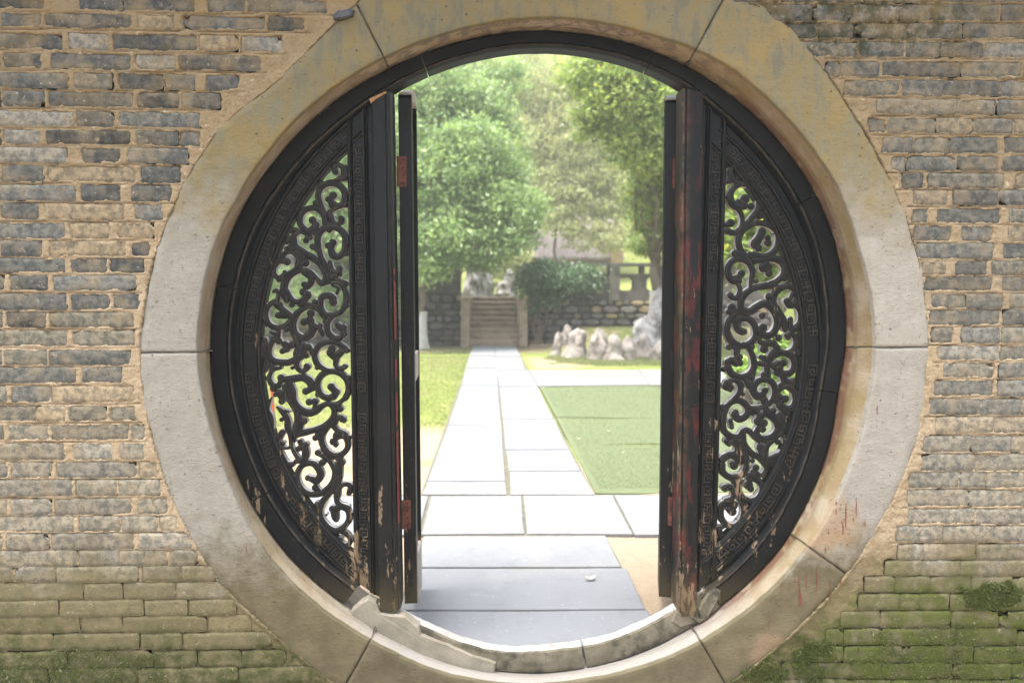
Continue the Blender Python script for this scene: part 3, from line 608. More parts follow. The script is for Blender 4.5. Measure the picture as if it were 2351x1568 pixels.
# ------------------------------------------------------------------ stone ring
YF = .125                                       # front of the timber frame
def stone_y(x, z): return -.006+fbm(x*4, z*4)*.004+fbm(x*22, z*22)*.0022+fbm(x*80, z*80, 2)*.0008
ring = thing('moon_gate_ring', 'round moon gate surround of big weathered limestone blocks', 'moon gate')
joints = [(180.5, 117.2), (117.2, 61.5), (61.5, .3), (.3, -35.7), (-35.7, -60.2), (-60.2, -119.3), (-119.3, -179.5)]
def ring_block(a, b):
    A, B = math.radians(a), math.radians(b); n = max(18, int(abs(a-b)*1.6)); tt = np.linspace(0, 1, n); eps = math.radians(.035)
    tt = np.concatenate([[0], .5*tt[1:2], tt[1:-1], 1-.5*tt[1:2], [1]]); n = len(tt)
    # (kind, fraction)
    prof = []
    for s in np.linspace(0, 1, 13): prof.append(('f', s))
    for s in (0.3, .6, 1.): prof.append(('l', s))
    for s in np.linspace(.12, 1, 9): prof.append(('r', s))
    prof.append(('b', 1)); 
    V = []; rv = []; ed = []
    for t_ in tt:
        skew = 1
        row = []
        for kd, s in prof:
            th = A+(B-A)*t_
            th0 = th+(eps if t_ == 0 else -eps if t_ == 1 else 0)*(-1)
            if t_ in (0, 1): th0 += fbm(s*9+a, 3.)*.0016*(1 if t_ == 0 else 1)
            ro, rl, rw = float(Rout(th)), float(Rlip(th)), float(Rwood(th))
            ro += float(fbm(th*14+3, 1.))*9
            rl += float(fbm(th*17, 5.))*2.2
            e = 0
            if kd == 'f':
                r = ro+(rl+4-ro)*s; x, z = W(th0, r, 0.); y = stone_y(x, z)+(.004 if s == 0 else 0)
                q = 0
            elif kd == 'l':
                r = rl+4-4*math.sin(s*1.45); x, z = W(th0, r, 0.); y = stone_y(x, z)+.008*(1-math.cos(s*1.5)); q = .35*s
            elif kd == 'r':
                x0_, z0_ = W(th0, rl-.2, 0.); x1_, z1_ = W(th0, rw+2, YF); bul = math.sin(s*math.pi)*.003
                x = x0_+(x1_-x0_)*s; z = z0_+(z1_-z0_)*s; x += bul*math.cos(th)*-1; z += bul*math.sin(th)*-1
                cxx, czz = W(0, 0., 0.); y = .006+(YF-.006)*s; q = 1+s
                k = float(fbm(th*9, s*3+2))*.003; x -= k*math.cos(th); z -= k*math.sin(th)
                if s > .62: k = .006; x += k*math.cos(th); z += k*math.sin(th)
            else:
                x, z = W(th0, rw+2, YF); y = WB+.02; q = 1.
            if t_ in (0, 1): y += .004; e = 1
            V.append((float(x), float(y), float(z))); rv.append(q); ed.append(e)
    m = len(prof); F = grid_faces(n, m)
    sgn = 1 if a > b else -1
    # end caps back to the wall and outer side
    K = len(V)
    for t_, row in ((0, 0), (1, n-1)):
        base = len(V); 
        for j in range(m):
            x, y, z = V[row*m+j]; V.append((x, WB+.02 if j >= 16 else .10+.02*min(j, 8), z)); rv.append(0); ed.append(1)
        for j in range(m-1):
            q = (row*m+j, row*m+j+1, base+j+1, base+j); F.append(q if t_ == 0 else q[::-1])
    o = mesh_obj('ring_stone', V, F, M_STONE, ring, smooth=True, attr={'reveal': rv, 'edge': ed})
    return o
for a, b in joints: ring_block(a, b)
# back ring face
v = []; NA2 = 96
for k in range(NA2):
    th = 2*math.pi*k/NA2; x, z = W(th, float(Rwood(th))+2, YF); x2, z2 = W(th, 905., 0.); v += [(x, WB+.02, z), (x2, WB+.021, z2)]
mesh_obj('ring_back', v, [(2*i, 2*((i+1) % NA2), 2*((i+1) % NA2)+1, 2*i+1) for i in range(NA2)], M_STONE, ring)
# paint drips
mb = MB()
for X_, Ya, Yb, wd in [(618, 740, 855, 5), (665, 725, 800, 4), (605, 820, 885, 5), (705, 820, 850, 4), (575, 735, 745, 6), (573, 770, 795, 4), (760, 293, 335, 4), (405, 1075, 1215, 5), (437, 1065, 1140, 4), (485, 1045, 1145, 4), (322, 1105, 1150, 3), (545, 1090, 1190, 4), (268, 1240, 1320, 3), (595, 1085, 1120, 3), (525, 940, 975, 4), (652, 810, 822, 5), (595, 745, 752, 5), (540, 878, 884, 5), (625, 928, 936, 5), (412, 1150, 1215, 6)]+[(RNG.uniform(520, 700), y_, y_+RNG.uniform(4, 9), RNG.uniform(3, 5)) for y_ in RNG.uniform(720, 950, 14)]:
    ptsL = []; n = 7
    for i in range(n+1):
        u = i/n; wd2 = wd*(.45+.5*math.sin(min(1, u*1.15)*math.pi*.9))/2
        for s_ in (-1, 1):
            a, b = zr2(X_+s_*wd2+.8*math.sin(u*9+X_), Ya+(Yb-Ya)*u); x, z = onY(a, b, -.006); ptsL.append((float(x), float(stone_y(x, z))-.0014, float(z)))
    mb.add(ptsL, [(2*i, 2*i+1, 2*i+3, 2*i+2) for i in range(n)])
for X_, Ya, Yb, wd in [(1130, 935, 970, 4), (1082, 935, 944, 4), (1180, 912, 922, 4)]:
    ptsL = []
    for i in range(4):
        for s_ in (-1, 1):
            a, b = z8(X_+s_*wd/2*math.sin(.4+i*.8), Ya+(Yb-Ya)*i/3); x, z = onY(a, b, -.006); ptsL.append((float(x), float(stone_y(x, z))-.0014, float(z)))
    mb.add(ptsL, [(2*i, 2*i+1, 2*i+3, 2*i+2) for i in range(3)])
o = mb.build('paint_drips', M_DRIP, ring, kind='stuff'); o['label'] = 'small dried red paint drips on the lower right blocks'

# ------------------------------------------------------------------ timber frame ring
frame = thing('round_doorway', 'black lacquered timber ring frame fitted inside the round stone opening', 'door frame')
FW = 50.
def sweep(name, th0, th1, prof, mat, parent, step=1.2, cap=True, jit=0., rim=None, smooth=True):
    n = max(4, int(abs(th1-th0)/step)); T = np.radians(np.linspace(th0, th1, n+1)); V = []; R = []
    for th in T:
        for (rf, yref, y) in prof:
            r = rf(th) if callable(rf) else rf
            x, z = W(th, float(r)+jit*float(fbm(th*25, y*30)), yref); V.append((float(x), y+jit*.0002*float(fbm(th*13+y, 3.)), float(z)))
            R.append(0)
    m = len(prof); F = grid_faces(n+1, m, True)
    if th1 < th0: F = [q[::-1] for q in F]
    if cap: F += [tuple(range(m))[::-1] if th1 > th0 else tuple(range(m)), tuple(range(n*m, n*m+m)) if th1 > th0 else tuple(range(n*m, n*m+m))[::-1]]
    if rim:
        R = [rim[j] for _ in T for j in range(m)]
    o = mesh_obj(name, V, F, mat, parent, attr={'rim': R})
    return o
KF = table([(0, 1), (50, 1), (66, .74), (90, .70), (112, .74), (128, 1), (180, 1), (270, 1)])
rw = lambda d: (lambda th: Rwood(th)-d*(float(KF(th)) if d > 5 else 1))
fprof = [(rw(-1), YF, YF+.004), (rw(3), YF, YF), (rw(34), YF, YF), (rw(36), YF, YF+.004), (rw(38.5), YF, YF-.002), (rw(42), YF, YF-.005), (rw(46), YF, YF-.002), (rw(49), YF, YF+.008), (rw(50), YF, YF+.012), (rw(51), YF, YF+.07), (rw(-1), YF, YF+.07)]
frim = [0, .2, 0, .0, .3, .75, .3, 0, 0, 0, 0]
for a, b in [(233.4, 208.4), (208.2, 168.7), (168.5, 111.1), (110.9, 68.1), (67.9, 28.8), (28.6, -8), (-8.2, -56)]:
    sweep('frame_segment', a, b, fprof, M_WOOD, frame, 1.1, jit=1.2, rim=frim)

# ------------------------------------------------------------------ side panels
YP = YF+.018                                    # face of the carved boards
XL = lambda y: 795+(y-355)*.0165
XR = lambda y: 1671-(y-365)*.0248
OPL, OPR = 630., 620.
class Side:
    pass
# fret motifs in a band cell: u along (0..1), v across (0..1)
KEY = [[(.02, .06), (.02, .94), (.80, .94), (.80, .30), (.34, .30), (.34, .64), (.57, .64)], [(.02, .06), (.62, .06)]]
WAN = [[(.5, .06), (.5, .94)], [(.5, .94), (.86, .94), (.86, .68)], [(.5, .06), (.14, .06), (.14, .32)], [(.1, .52), (.9, .52)], [(.9, .52), (.9, .2)], [(.1, .52), (.1, .8)]]
def fret(name, mp, L, wid, mat, parent, ybase, flip=False, gaps=()):
    mat = M_FRETBAR; mb = MB(); unit = wid*1.02; n = int(L/unit); unit = L/n
    t_ = .085
    for i in range(n):
        if any(a <= (i+.5)/n <= b for a, b in gaps): continue
        mot = WAN if i % 4 == 3 else KEY
        for pl in mot:
            for (u0, v0), (u1, v1) in zip(pl[:-1], pl[1:]):
                if i % 4 == 1 and mot is KEY: u0, u1 = 1-u0, 1-u1; 
                if i % 4 == 2 and mot is KEY: v0, v1 = 1-v0, 1-v1
                a0, a1, b0, b1 = min(u0, u1)-t_*.5, max(u0, u1)+t_*.5, min(v0, v1)-t_*.5, max(v0, v1)+t_*.5
                hh = ybase-.0068+RNG.uniform(-.0006, .0006)
                P = []
                for (uu, vv, yy) in [(a0, b0, ybase), (a1, b0, ybase), (a1, b1, ybase), (a0, b1, ybase), (a0+.012, b0+.012, hh), (a1-.012, b0+.012, hh), (a1-.012, b1-.012, hh), (a0+.012, b1-.012, hh)]:
                    x, z = mp((i+uu)*unit/L, vv); P.append((x, yy, z))
                mb.add(P, [(4, 5, 6, 7), (0, 1, 5, 4), (1, 2, 6, 5), (2, 3, 7, 6), (3, 0, 4, 7)])
    o = mb.build(name, mat, parent); at = o.data.attributes.new('rim', 'FLOAT', 'POINT'); at.data.foreach_set('value', np.full(len(o.data.vertices), .6, np.float32)); return o
def vboard(name, xf0, xf1, ya, yb, prof, mat, parent, yref=YF, n=16, cut=None, rim=None):
    # vertical board; xf0/xf1 px functions of y, prof: list of (u 0..1, world y)
    V = []; m = len(prof)
    for i in range(n+1):
        for u, y in prof:
            yt_, yb_ = (ya(u), yb(u)) if callable(ya) else (ya, yb)
            py = yt_+(yb_-yt_)*i/n; px = xf0(py)+(xf1(py)-xf0(py))*u
            x, z = onY(px, py, yref); V.append((float(x), float(y), float(z)))
    F = [q[::-1] for q in grid_faces(n+1, m, True)]+[tuple(range(m)), tuple(range(n*m, n*m+m))[::-1]]
    return mesh_obj(name, V, F, mat, parent, attr={'rim': [rim[j] if rim else 0 for _ in range(n+1) for j in range(m)]})
def circ_y(px, r, up):                          # px height where a circle round the gate meets the vertical px
    s = math.sqrt(max(1, r*r-(px-RC[0])**2)); return RC[1]-s if up else RC[1]+s

# --- scroll carving by distance fields
def catmull(P, k=7):
    P = np.array(P, float)
    if len(P) < 3: return np.array([P[0]*(1-u)+P[-1]*u for u in np.linspace(0, 1, 4)]) if len(P) == 2 else P
    Q = np.concatenate([[2*P[0]-P[1]], P, [2*P[-1]-P[-2]]]); o = []
    for i in range(1, len(Q)-2):
        for u in np.arange(k)/k:
            o.append(.5*((2*Q[i])+(-Q[i-1]+Q[i+1])*u+(2*Q[i-1]-5*Q[i]+4*Q[i+1]-Q[i+2])*u*u+(-Q[i-1]+3*Q[i]-3*Q[i+1]+Q[i+2])*u**3))
    o.append(P[-1]); return np.array(o)
WSC = .1583/(FPX/(2.36+YP))
def carve(name, ox, oy, strokes, parent, mats, yf, thick=.025, label=None, wadj=1.09):
    segs = []
    for st in strokes:
        if len(st) == 3 and not isinstance(st[0], tuple): st = [st]
        C = catmull(st, 6) if len(st) > 1 else np.array(st, float)
        x, z = onY((ox+C[:, 0]/4.125)*B7, (oy+C[:, 1]/4.125)*B7, yf); r = np.maximum(C[:, 2], 12)*WSC/2*wadj
        segs.append(np.c_[x, z, r])
    A_ = np.concatenate(segs); hstep = .0026
    bx0, bx1 = (A_[:, 0]-A_[:, 2]).min()-.006, (A_[:, 0]+A_[:, 2]).max()+.006; bz0, bz1 = (A_[:, 1]-A_[:, 2]).min()-.006, (A_[:, 1]+A_[:, 2]).max()+.006
    ax = np.arange(bx0, bx1, hstep); az = np.arange(bz0, bz1, hstep); PX, PZ = np.meshgrid(ax, az, indexing='ij'); PH = np.full(PX.shape, 1.)
    for sgm in segs:
        if len(sgm) == 1: PH = np.minimum(PH, np.hypot(PX-sgm[0, 0], PZ-sgm[0, 1])-sgm[0, 2]); continue
        for (xa_, za_, ra), (xb_, zb_, rb) in zip(sgm[:-1], sgm[1:]):
            dx, dz = xb_-xa_, zb_-za_; L2 = dx*dx+dz*dz+1e-12; tq = np.clip(((PX-xa_)*dx+(PZ-za_)*dz)/L2, 0, 1)
            PH = np.minimum(PH, np.hypot(PX-xa_-tq*dx, PZ-za_-tq*dz)-(ra+(rb-ra)*tq))
    PH = PH+fbm(PX*60, PZ*60, 2)*.0006; PH[0, :] = PH[-1, :] = 1; PH[:, 0] = PH[:, -1] = 1
    PH = np.where(abs(PH) < 1e-5, 1e-5, PH); ins = PH < 0; n, m = PH.shape; V = []; R = []; vid = {}; F = []; W_ = []; 
    def vin(i, j):
        k = (i, j)
        if k not in vid:
            d = -PH[i, j]; hgt = .0050*float(sstep(0, .0036, d))-.0022*math.exp(-((d-.0060)/.0013)**2)
            vid[k] = len(V); V.append((PX[i, j], yf-hgt, PZ[i, j])); R.append(.9*math.exp(-((d-.0060)/.0015)**2))
        return vid[k]
    def vx(i, j, i2, j2):
        k = (i, j, i2, j2) if (i, j) < (i2, j2) else (i2, j2, i, j)
        if k not in vid:
            a_, b_ = PH[k[0], k[1]], PH[k[2], k[3]]; u = a_/(a_-b_); vid[k] = len(V)
            V.append((PX[k[0], k[1]]*(1-u)+PX[k[2], k[3]]*u, yf, PZ[k[0], k[1]]*(1-u)+PZ[k[2], k[3]]*u)); R.append(.5)
        return vid[k]
    cells = np.argwhere(ins[:-1, :-1] | ins[1:, :-1] | ins[1:, 1:] | ins[:-1, 1:])
    for i, j in cells:
        cs = [(i, j), (i+1, j), (i+1, j+1), (i, j+1)]; poly = []; fl = []
        for q in range(4):
            c0, c1 = cs[q], cs[(q+1) % 4]; a_, b_ = ins[c0], ins[c1]
            if a_: poly.append(vin(*c0)); fl.append(0)
            if a_ != b_: poly.append(vx(*c0, *c1)); fl.append(1 if a_ else 2)
        if len(poly) >= 3:
            F.append(tuple(poly))
            for q in range(len(poly)):
                if fl[q] == 1 and fl[(q+1) % len(poly)] == 2: W_.append((poly[q], poly[(q+1) % len(poly)]))
    nf = len(F); nv = len(V); nb = [(x, yf+thick, z) for x, y, z in V]; V2 = V+nb; F2 = F+[tuple(i+nv for i in q[::-1]) for q in F]; R2 = R+[0]*nv
    sm = {}
    for a_, b_ in W_:
        for k in (a_, b_):
            if k not in sm: sm[k] = len(V2); V2.append(V[k]); V2.append((V[k][0], yf+thick, V[k][2])); R2 += [0, 0]
        F2.append((sm[a_]+1, sm[b_]+1, sm[b_], sm[a_]))
    mi = [0]*nf+[1]*(len(F2)-nf)
    return mesh_obj(name, V2, F2, mats, parent, smooth=True, mi=mi, attr={'rim': R2})

A_, B_, C_, D_ = (900, 520), (900, 880), (900, 1240), (900, 1600)
def sh(st, dy):
    if isinstance(st[0], tuple): return [(x, y+dy, w_) for x, y, w_ in st]
    return (st[0], st[1]+dy, st[2])
LS = [
 (A_, [[(1150, 350, 80), (1125, 300, 60), (1175, 245, 60), (1245, 275, 66), (1275, 365, 80), (1240, 430, 75), (1140, 475, 42), (1040, 485, 34)], (1145, 345, 80), [(1300, 270, 40), (1300, 420, 80), (1240, 450, 60)]]),
 (A_, [[(1050, 1000, 30), (975, 900, 60), (915, 780, 82), (900, 670, 80), (955, 560, 84), (1080, 512, 84), (1200, 540, 90), (1275, 630, 84), (1288, 750, 88), (1235, 835, 78), (1150, 840, 80)], [(1150, 835, 90), (1095, 800, 90), (1090, 740, 70), (1120, 690, 100)], (1045, 750, 78), (1100, 835, 80), [(1240, 830, 70), (1160, 880, 50), (1075, 920, 50)], (862, 800, 78), [(880, 820, 40), (940, 850, 40)], (950, 520, 78), (1292, 830, 70)]),
 (A_, [[(1060, 930, 50), (1085, 1000, 74), (1120, 1080, 66), (1175, 1105, 56), (1230, 1075, 70), (1235, 1030, 84)], (1082, 1130, 104), (1180, 1130, 62), [(1020, 960, 50), (1010, 1100, 90), (1060, 1190, 80)]]),
 (A_, [[(1010, 1120, 70), (985, 990, 74), (920, 905, 76), (830, 875, 76), (715, 900, 78), (642, 990, 78), (640, 1100, 80), (700, 1180, 80), (790, 1215, 80), (870, 1170, 80)], (820, 1050, 100), (875, 1115, 84), (865, 1230, 90), [(800, 1180, 70), (840, 1130, 60), (840, 1080, 50)], [(1000, 1080, 50), (985, 1170, 52), (930, 1250, 56), (880, 1300, 60)], (595, 1030, 50)]),
 (A_, [[(490, 1185, 45), (560, 1180, 50), (600, 1200, 50)], [(530, 1370, 66), (560, 1270, 66), (625, 1225, 52), (700, 1240, 44), (745, 1300, 62), (725, 1345, 80)], (790, 1300, 62), (520, 1350, 66), [(510, 1200, 50), (540, 1260, 40)], [(500, 1300, 60), (440, 1370, 60)], [(560, 1320, 60), (570, 1420, 80), (640, 1480, 84), (730, 1535, 80), (830, 1590, 80)], (560, 1460, 110), (450, 1470, 80), (500, 1440, 80)]),
 (B_, [[(1045, 300, 30), (975, 180, 60), (925, 50, 78), (895, -80, 84), (900, -200, 84), (965, -300, 84), (1090, -335, 78), (1215, -300, 88), (1290, -200, 92), (1295, -80, 94), (1270, 30, 84), (1190, 95, 84), (1110, 70, 100)], [(1110, 70, 100), (1085, -20, 90), (1110, -110, 90)], (1115, -110, 100), (1045, -65, 88), (820, -50, 82), [(840, -30, 50), (900, 30, 40)], (1300, 60, 60)]),
 (B_, [[(1070, 180, 60), (1090, 260, 66), (1145, 315, 50), (1205, 300, 66), (1215, 265, 84)], (1225, 350, 56), (1142, 380, 98), [(1060, 230, 70), (1085, 400, 70)]]),
 (B_, [[(650, 60, 80), (760, 80, 84), (885, 160, 84), (975, 270, 80), (1015, 370, 84), (1005, 450, 90), (940, 475, 80), (875, 400, 52), (790, 310, 52), (690, 290, 56), (570, 320, 70), (460, 390, 96), (410, 500, 106), (405, 620, 106), (440, 720, 84)], [(980, 130, 40), (1040, 260, 44), (1050, 380, 60), (1030, 460, 80)], [(700, 330, 76), (785, 390, 84), (800, 460, 88), (745, 520, 90)], (700, 500, 84), [(440, 600, 90), (505, 690, 66), (570, 745, 70), (650, 745, 80), (720, 690, 90)], (680, 605, 96), (745, 650, 110), (700, 770, 96), (640, 780, 80), (520, 790, 76), (720, 185, 100), [(660, 90, 120), (620, 220, 110)]]),
 (B_, [[(380, 140, 60), (400, 60, 66), (480, 20, 60), (570, 60, 62), (610, 150, 56), (590, 240, 46), (520, 310, 50), (440, 350, 60)], (450, 165, 100), (385, 150, 90), [(320, 160, 74), (265, 250, 64), (260, 340, 66), (320, 400, 66), (390, 370, 60)], (415, 320, 60), [(330, 420, 80), (380, 400, 80)], (250, 360, 60), (600, 60, 110)]),
 (B_, [[(255, 600, 44), (300, 580, 46), (320, 650, 52), (300, 730, 70), (220, 770, 66), (160, 860, 56), (150, 980, 66), (200, 1080, 72), (310, 1125, 72), (430, 1080, 56), (490, 1020, 60)], [(300, 790, 90), (370, 850, 84), (440, 920, 104), (480, 940, 90)], (350, 790, 76), [(420, 950, 80), (320, 945, 84)], (405, 950, 76), (440, 1150, 72)]),
 (B_, [[(140, 790, 46), (115, 950, 56), (150, 1120, 14)], [(210, 1190, 34), (270, 1210, 40), (300, 1260, 46), (260, 1290, 60)], [(330, 1170, 60), (320, 1260, 60)]]),
 (B_, [[(1080, 470, 46), (1160, 460, 50), (1240, 500, 64), (1295, 620, 66), (1295, 760, 70), (1235, 890, 70), (1130, 935, 76), (1010, 935, 84), (945, 850, 84), (935, 740, 86), (970, 670, 84), (1060, 660, 96), (1120, 700, 96)], (1120, 755, 104), (1175, 620, 46), [(1175, 620, 40), (1190, 550, 40), (1110, 510, 34)], [(1170, 430, 60), (1290, 480, 80)], (850, 750, 74), (1005, 1035, 76), (1315, 810, 50), [(1130, 935, 74), (1060, 1010, 70), (1030, 1100, 76), (1050, 1200, 80), (1130, 1270, 84), (1220, 1270, 76)], (1270, 1215, 90), (1265, 1115, 86), [(1260, 1150, 90), (1190, 1090, 80)]]),
 (B_, [[(990, 990, 50), (900, 870, 46), (780, 820, 50), (650, 870, 70), (565, 960, 96), (530, 1080, 104), (560, 1200, 100), (670, 1270, 96), (780, 1230, 104), (830, 1130, 110)], (780, 1020, 120), (700, 1040, 104), (820, 1100, 110), (795, 915, 104), (860, 1100, 70), [(520, 1170, 66), (580, 1280, 76), (620, 1400, 100), (600, 1500, 120)], [(900, 1110, 60), (950, 1180, 60), (970, 1230, 50)], (930, 1090, 66), [(740, 790, 70), (880, 820, 80)]]),
 (C_, [[(250, -190, 84), (205, -90, 66), (190, 20, 76), (230, 100, 84), (340, 140, 90), (480, 140, 90), (580, 80, 84), (625, -40, 80), (600, -160, 62), (560, -260, 50)], (330, -170, 92), (420, -120, 96), (440, -50, 92), [(440, -50, 80), (380, -20, 76)], (515, -110, 96), (545, -140, 60)]),
 (C_, [[(130, -190, 60), (150, -90, 56), (80, -60, 120), (60, 60, 80)], [(60, -80, 110), (140, 20, 84), (145, 200, 90), (70, 290, 70), (30, 320, 60)], (110, -200, 50)]),
 (C_, [[(760, -90, 80), (800, -30, 66), (820, 30, 50)], (690, -100, 96), (725, 45, 76), (720, 20, 50), [(620, 60, 76), (585, 170, 80), (635, 260, 66), (715, 250, 62), (735, 200, 88)], (740, 205, 92), (525, 220, 52), [(690, -60, 100), (650, 60, 90)]]),
 (C_, [[(1280, -60, 96), (1180, -140, 70), (1070, -160, 70), (940, -120, 76), (860, -20, 80), (850, 70, 80), (900, 180, 84), (1000, 240, 60), (1080, 250, 40)], [(1240, -20, 90), (1150, 50, 110), (1080, 0, 110)], (1100, -60, 100), [(1160, 100, 80), (1150, 180, 60), (1200, 225, 62), (1270, 220, 66)], (1285, 200, 70), (1320, -30, 76), (885, 215, 66)]),
 (C_, [[(1060, 740, 34), (1180, 735, 52), (1290, 650, 66), (1335, 520, 70), (1310, 390, 80), (1220, 300, 84), (1090, 270, 78), (970, 310, 88), (900, 400, 84), (895, 520, 84), (950, 620, 84), (1050, 655, 90), (1120, 630, 84)], [(1120, 650, 80), (1150, 570, 90), (1090, 500, 90)], (1090, 495, 104), (1165, 570, 96), (1335, 360, 76), (890, 610, 64), [(1290, 660, 80), (1340, 560, 80)], (1220, 820, 84), [(1160, 800, 60), (1210, 780, 60)]]),
 (C_, [[(350, 220, 50), (235, 260, 50), (190, 370, 66), (240, 470, 76), (330, 480, 70)], (360, 365, 96), [(360, 400, 60), (330, 460, 60)], (165, 370, 64), [(240, 190, 70), (220, 270, 40)], (250, 520, 90), (420, 390, 50)]),
 (C_, [[(430, 390, 90), (560, 375, 100), (680, 365, 96), (780, 420, 110), (800, 510, 90), (740, 560, 80)], (720, 560, 96), [(470, 440, 104), (520, 560, 110), (540, 690, 100), (620, 800, 96), (740, 870, 108), (860, 850, 96), (960, 770, 78), (1060, 745, 70), (1130, 830, 76), (1110, 950, 84), (1000, 1060, 92), (850, 1120, 84), (700, 1160, 90), (580, 1200, 70)], [(420, 500, 84), (430, 620, 60), (500, 740, 52), (565, 850, 50), (580, 970, 50), (560, 1100, 60), (560, 1290, 30)], [(610, 900, 60), (640, 1000, 100), (590, 1160, 120)], (700, 990, 88), (770, 715, 96), (850, 710, 96), (860, 790, 84), (500, 385, 84), (690, 340, 84), (820, 520, 76)]),
 (C_, [[(290, 600, 70), (340, 590, 100), (385, 690, 66)], (370, 710, 84), (280, 610, 60)]),
 (C_, [[(232, 640, 14), (190, 720, 46), (160, 830, 70), (205, 930, 84), (215, 1060, 84), (230, 1200, 36)], [(310, 790, 36), (380, 860, 70), (450, 960, 80), (460, 1080, 88), (500, 1200, 70), (510, 1350, 52), (570, 1480, 56), (600, 1520, 60)], [(380, 1150, 80), (325, 1260, 80), (325, 1340, 80), (430, 1385, 44), (500, 1370, 44)], (390, 1310, 60), [(430, 840, 44), (510, 860, 12)], (370, 970, 60), [(330, 1380, 56), (390, 1500, 50), (450, 1600, 56), (520, 1620, 80)]]),
 (C_, [[(1130, 1040, 70), (1165, 960, 76), (1230, 940, 70), (1275, 990, 60)], (1255, 965, 90), [(1120, 1060, 80), (1180, 1130, 70), (1280, 1190, 96), (1325, 1290, 76), (1315, 1400, 76), (1230, 1480, 84), (1130, 1500, 96), (1030, 1440, 88), (960, 1330, 84), (950, 1210, 86), (1010, 1110, 80), (1060, 1060, 60)], (1170, 1210, 108), (1120, 1290, 100), (1155, 1340, 66), [(1170, 1200, 110), (1280, 1190, 100)], (860, 1235, 84), [(880, 1180, 50), (960, 1180, 40)], (1350, 1230, 70), (895, 1450, 88), [(900, 1470, 50), (970, 1500, 60)]]),
 (D_, [[(580, 90, 70), (690, 60, 90), (720, -30, 104), (690, -120, 92), (610, -90, 76)], (720, -150, 90), (640, -190, 80)]),
 (D_, [[(980, 10, 70), (1070, 100, 60), (1135, 230, 66), (1115, 370, 70), (1030, 490, 80), (900, 565, 86), (730, 550, 86), (625, 450, 88), (590, 320, 80), (625, 200, 76), (700, 130, 84), (820, 120, 84), (900, 190, 96), (935, 290, 100), (880, 370, 100), (800, 345, 84)], (750, 330, 84), (860, 470, 96), [(1210, 30, 90), (1195, 200, 116), (1180, 380, 110), (1110, 520, 84)], (1240, 110, 96), (960, 110, 96), (525, 330, 70), (910, 500, 50)]),
 (D_, [[(1060, 560, 76), (965, 670, 84), (920, 800, 84), (945, 930, 90), (1050, 1055, 88), (1185, 1095, 88), (1305, 1010, 78), (1350, 900, 78), (1320, 790, 76), (1220, 750, 70)], [(1220, 750, 80), (1140, 800, 110), (1150, 900, 100)], (1110, 780, 100), (1160, 930, 80), [(1165, 520, 76), (1170, 660, 70), (1220, 720, 70), (1330, 760, 70)], [(1190, 600, 66), (1205, 480, 66), (1290, 420, 66), (1365, 450, 70), (1350, 550, 76)], (885, 710, 78), (1020, 865, 36), [(1380, 850, 60), (1350, 960, 70)], (1210, 740, 90)]),
 (D_, [[(1230, 1110, 60), (1320, 1150, 66), (1370, 1250, 60), (1310, 1320, 70), (1240, 1280, 60)], (1225, 1225, 76), (1330, 1300, 70)]),
]
E_, F_, G_, H_ = (2500, 520), (2500, 880), (2500, 1240), (2500, 1600)
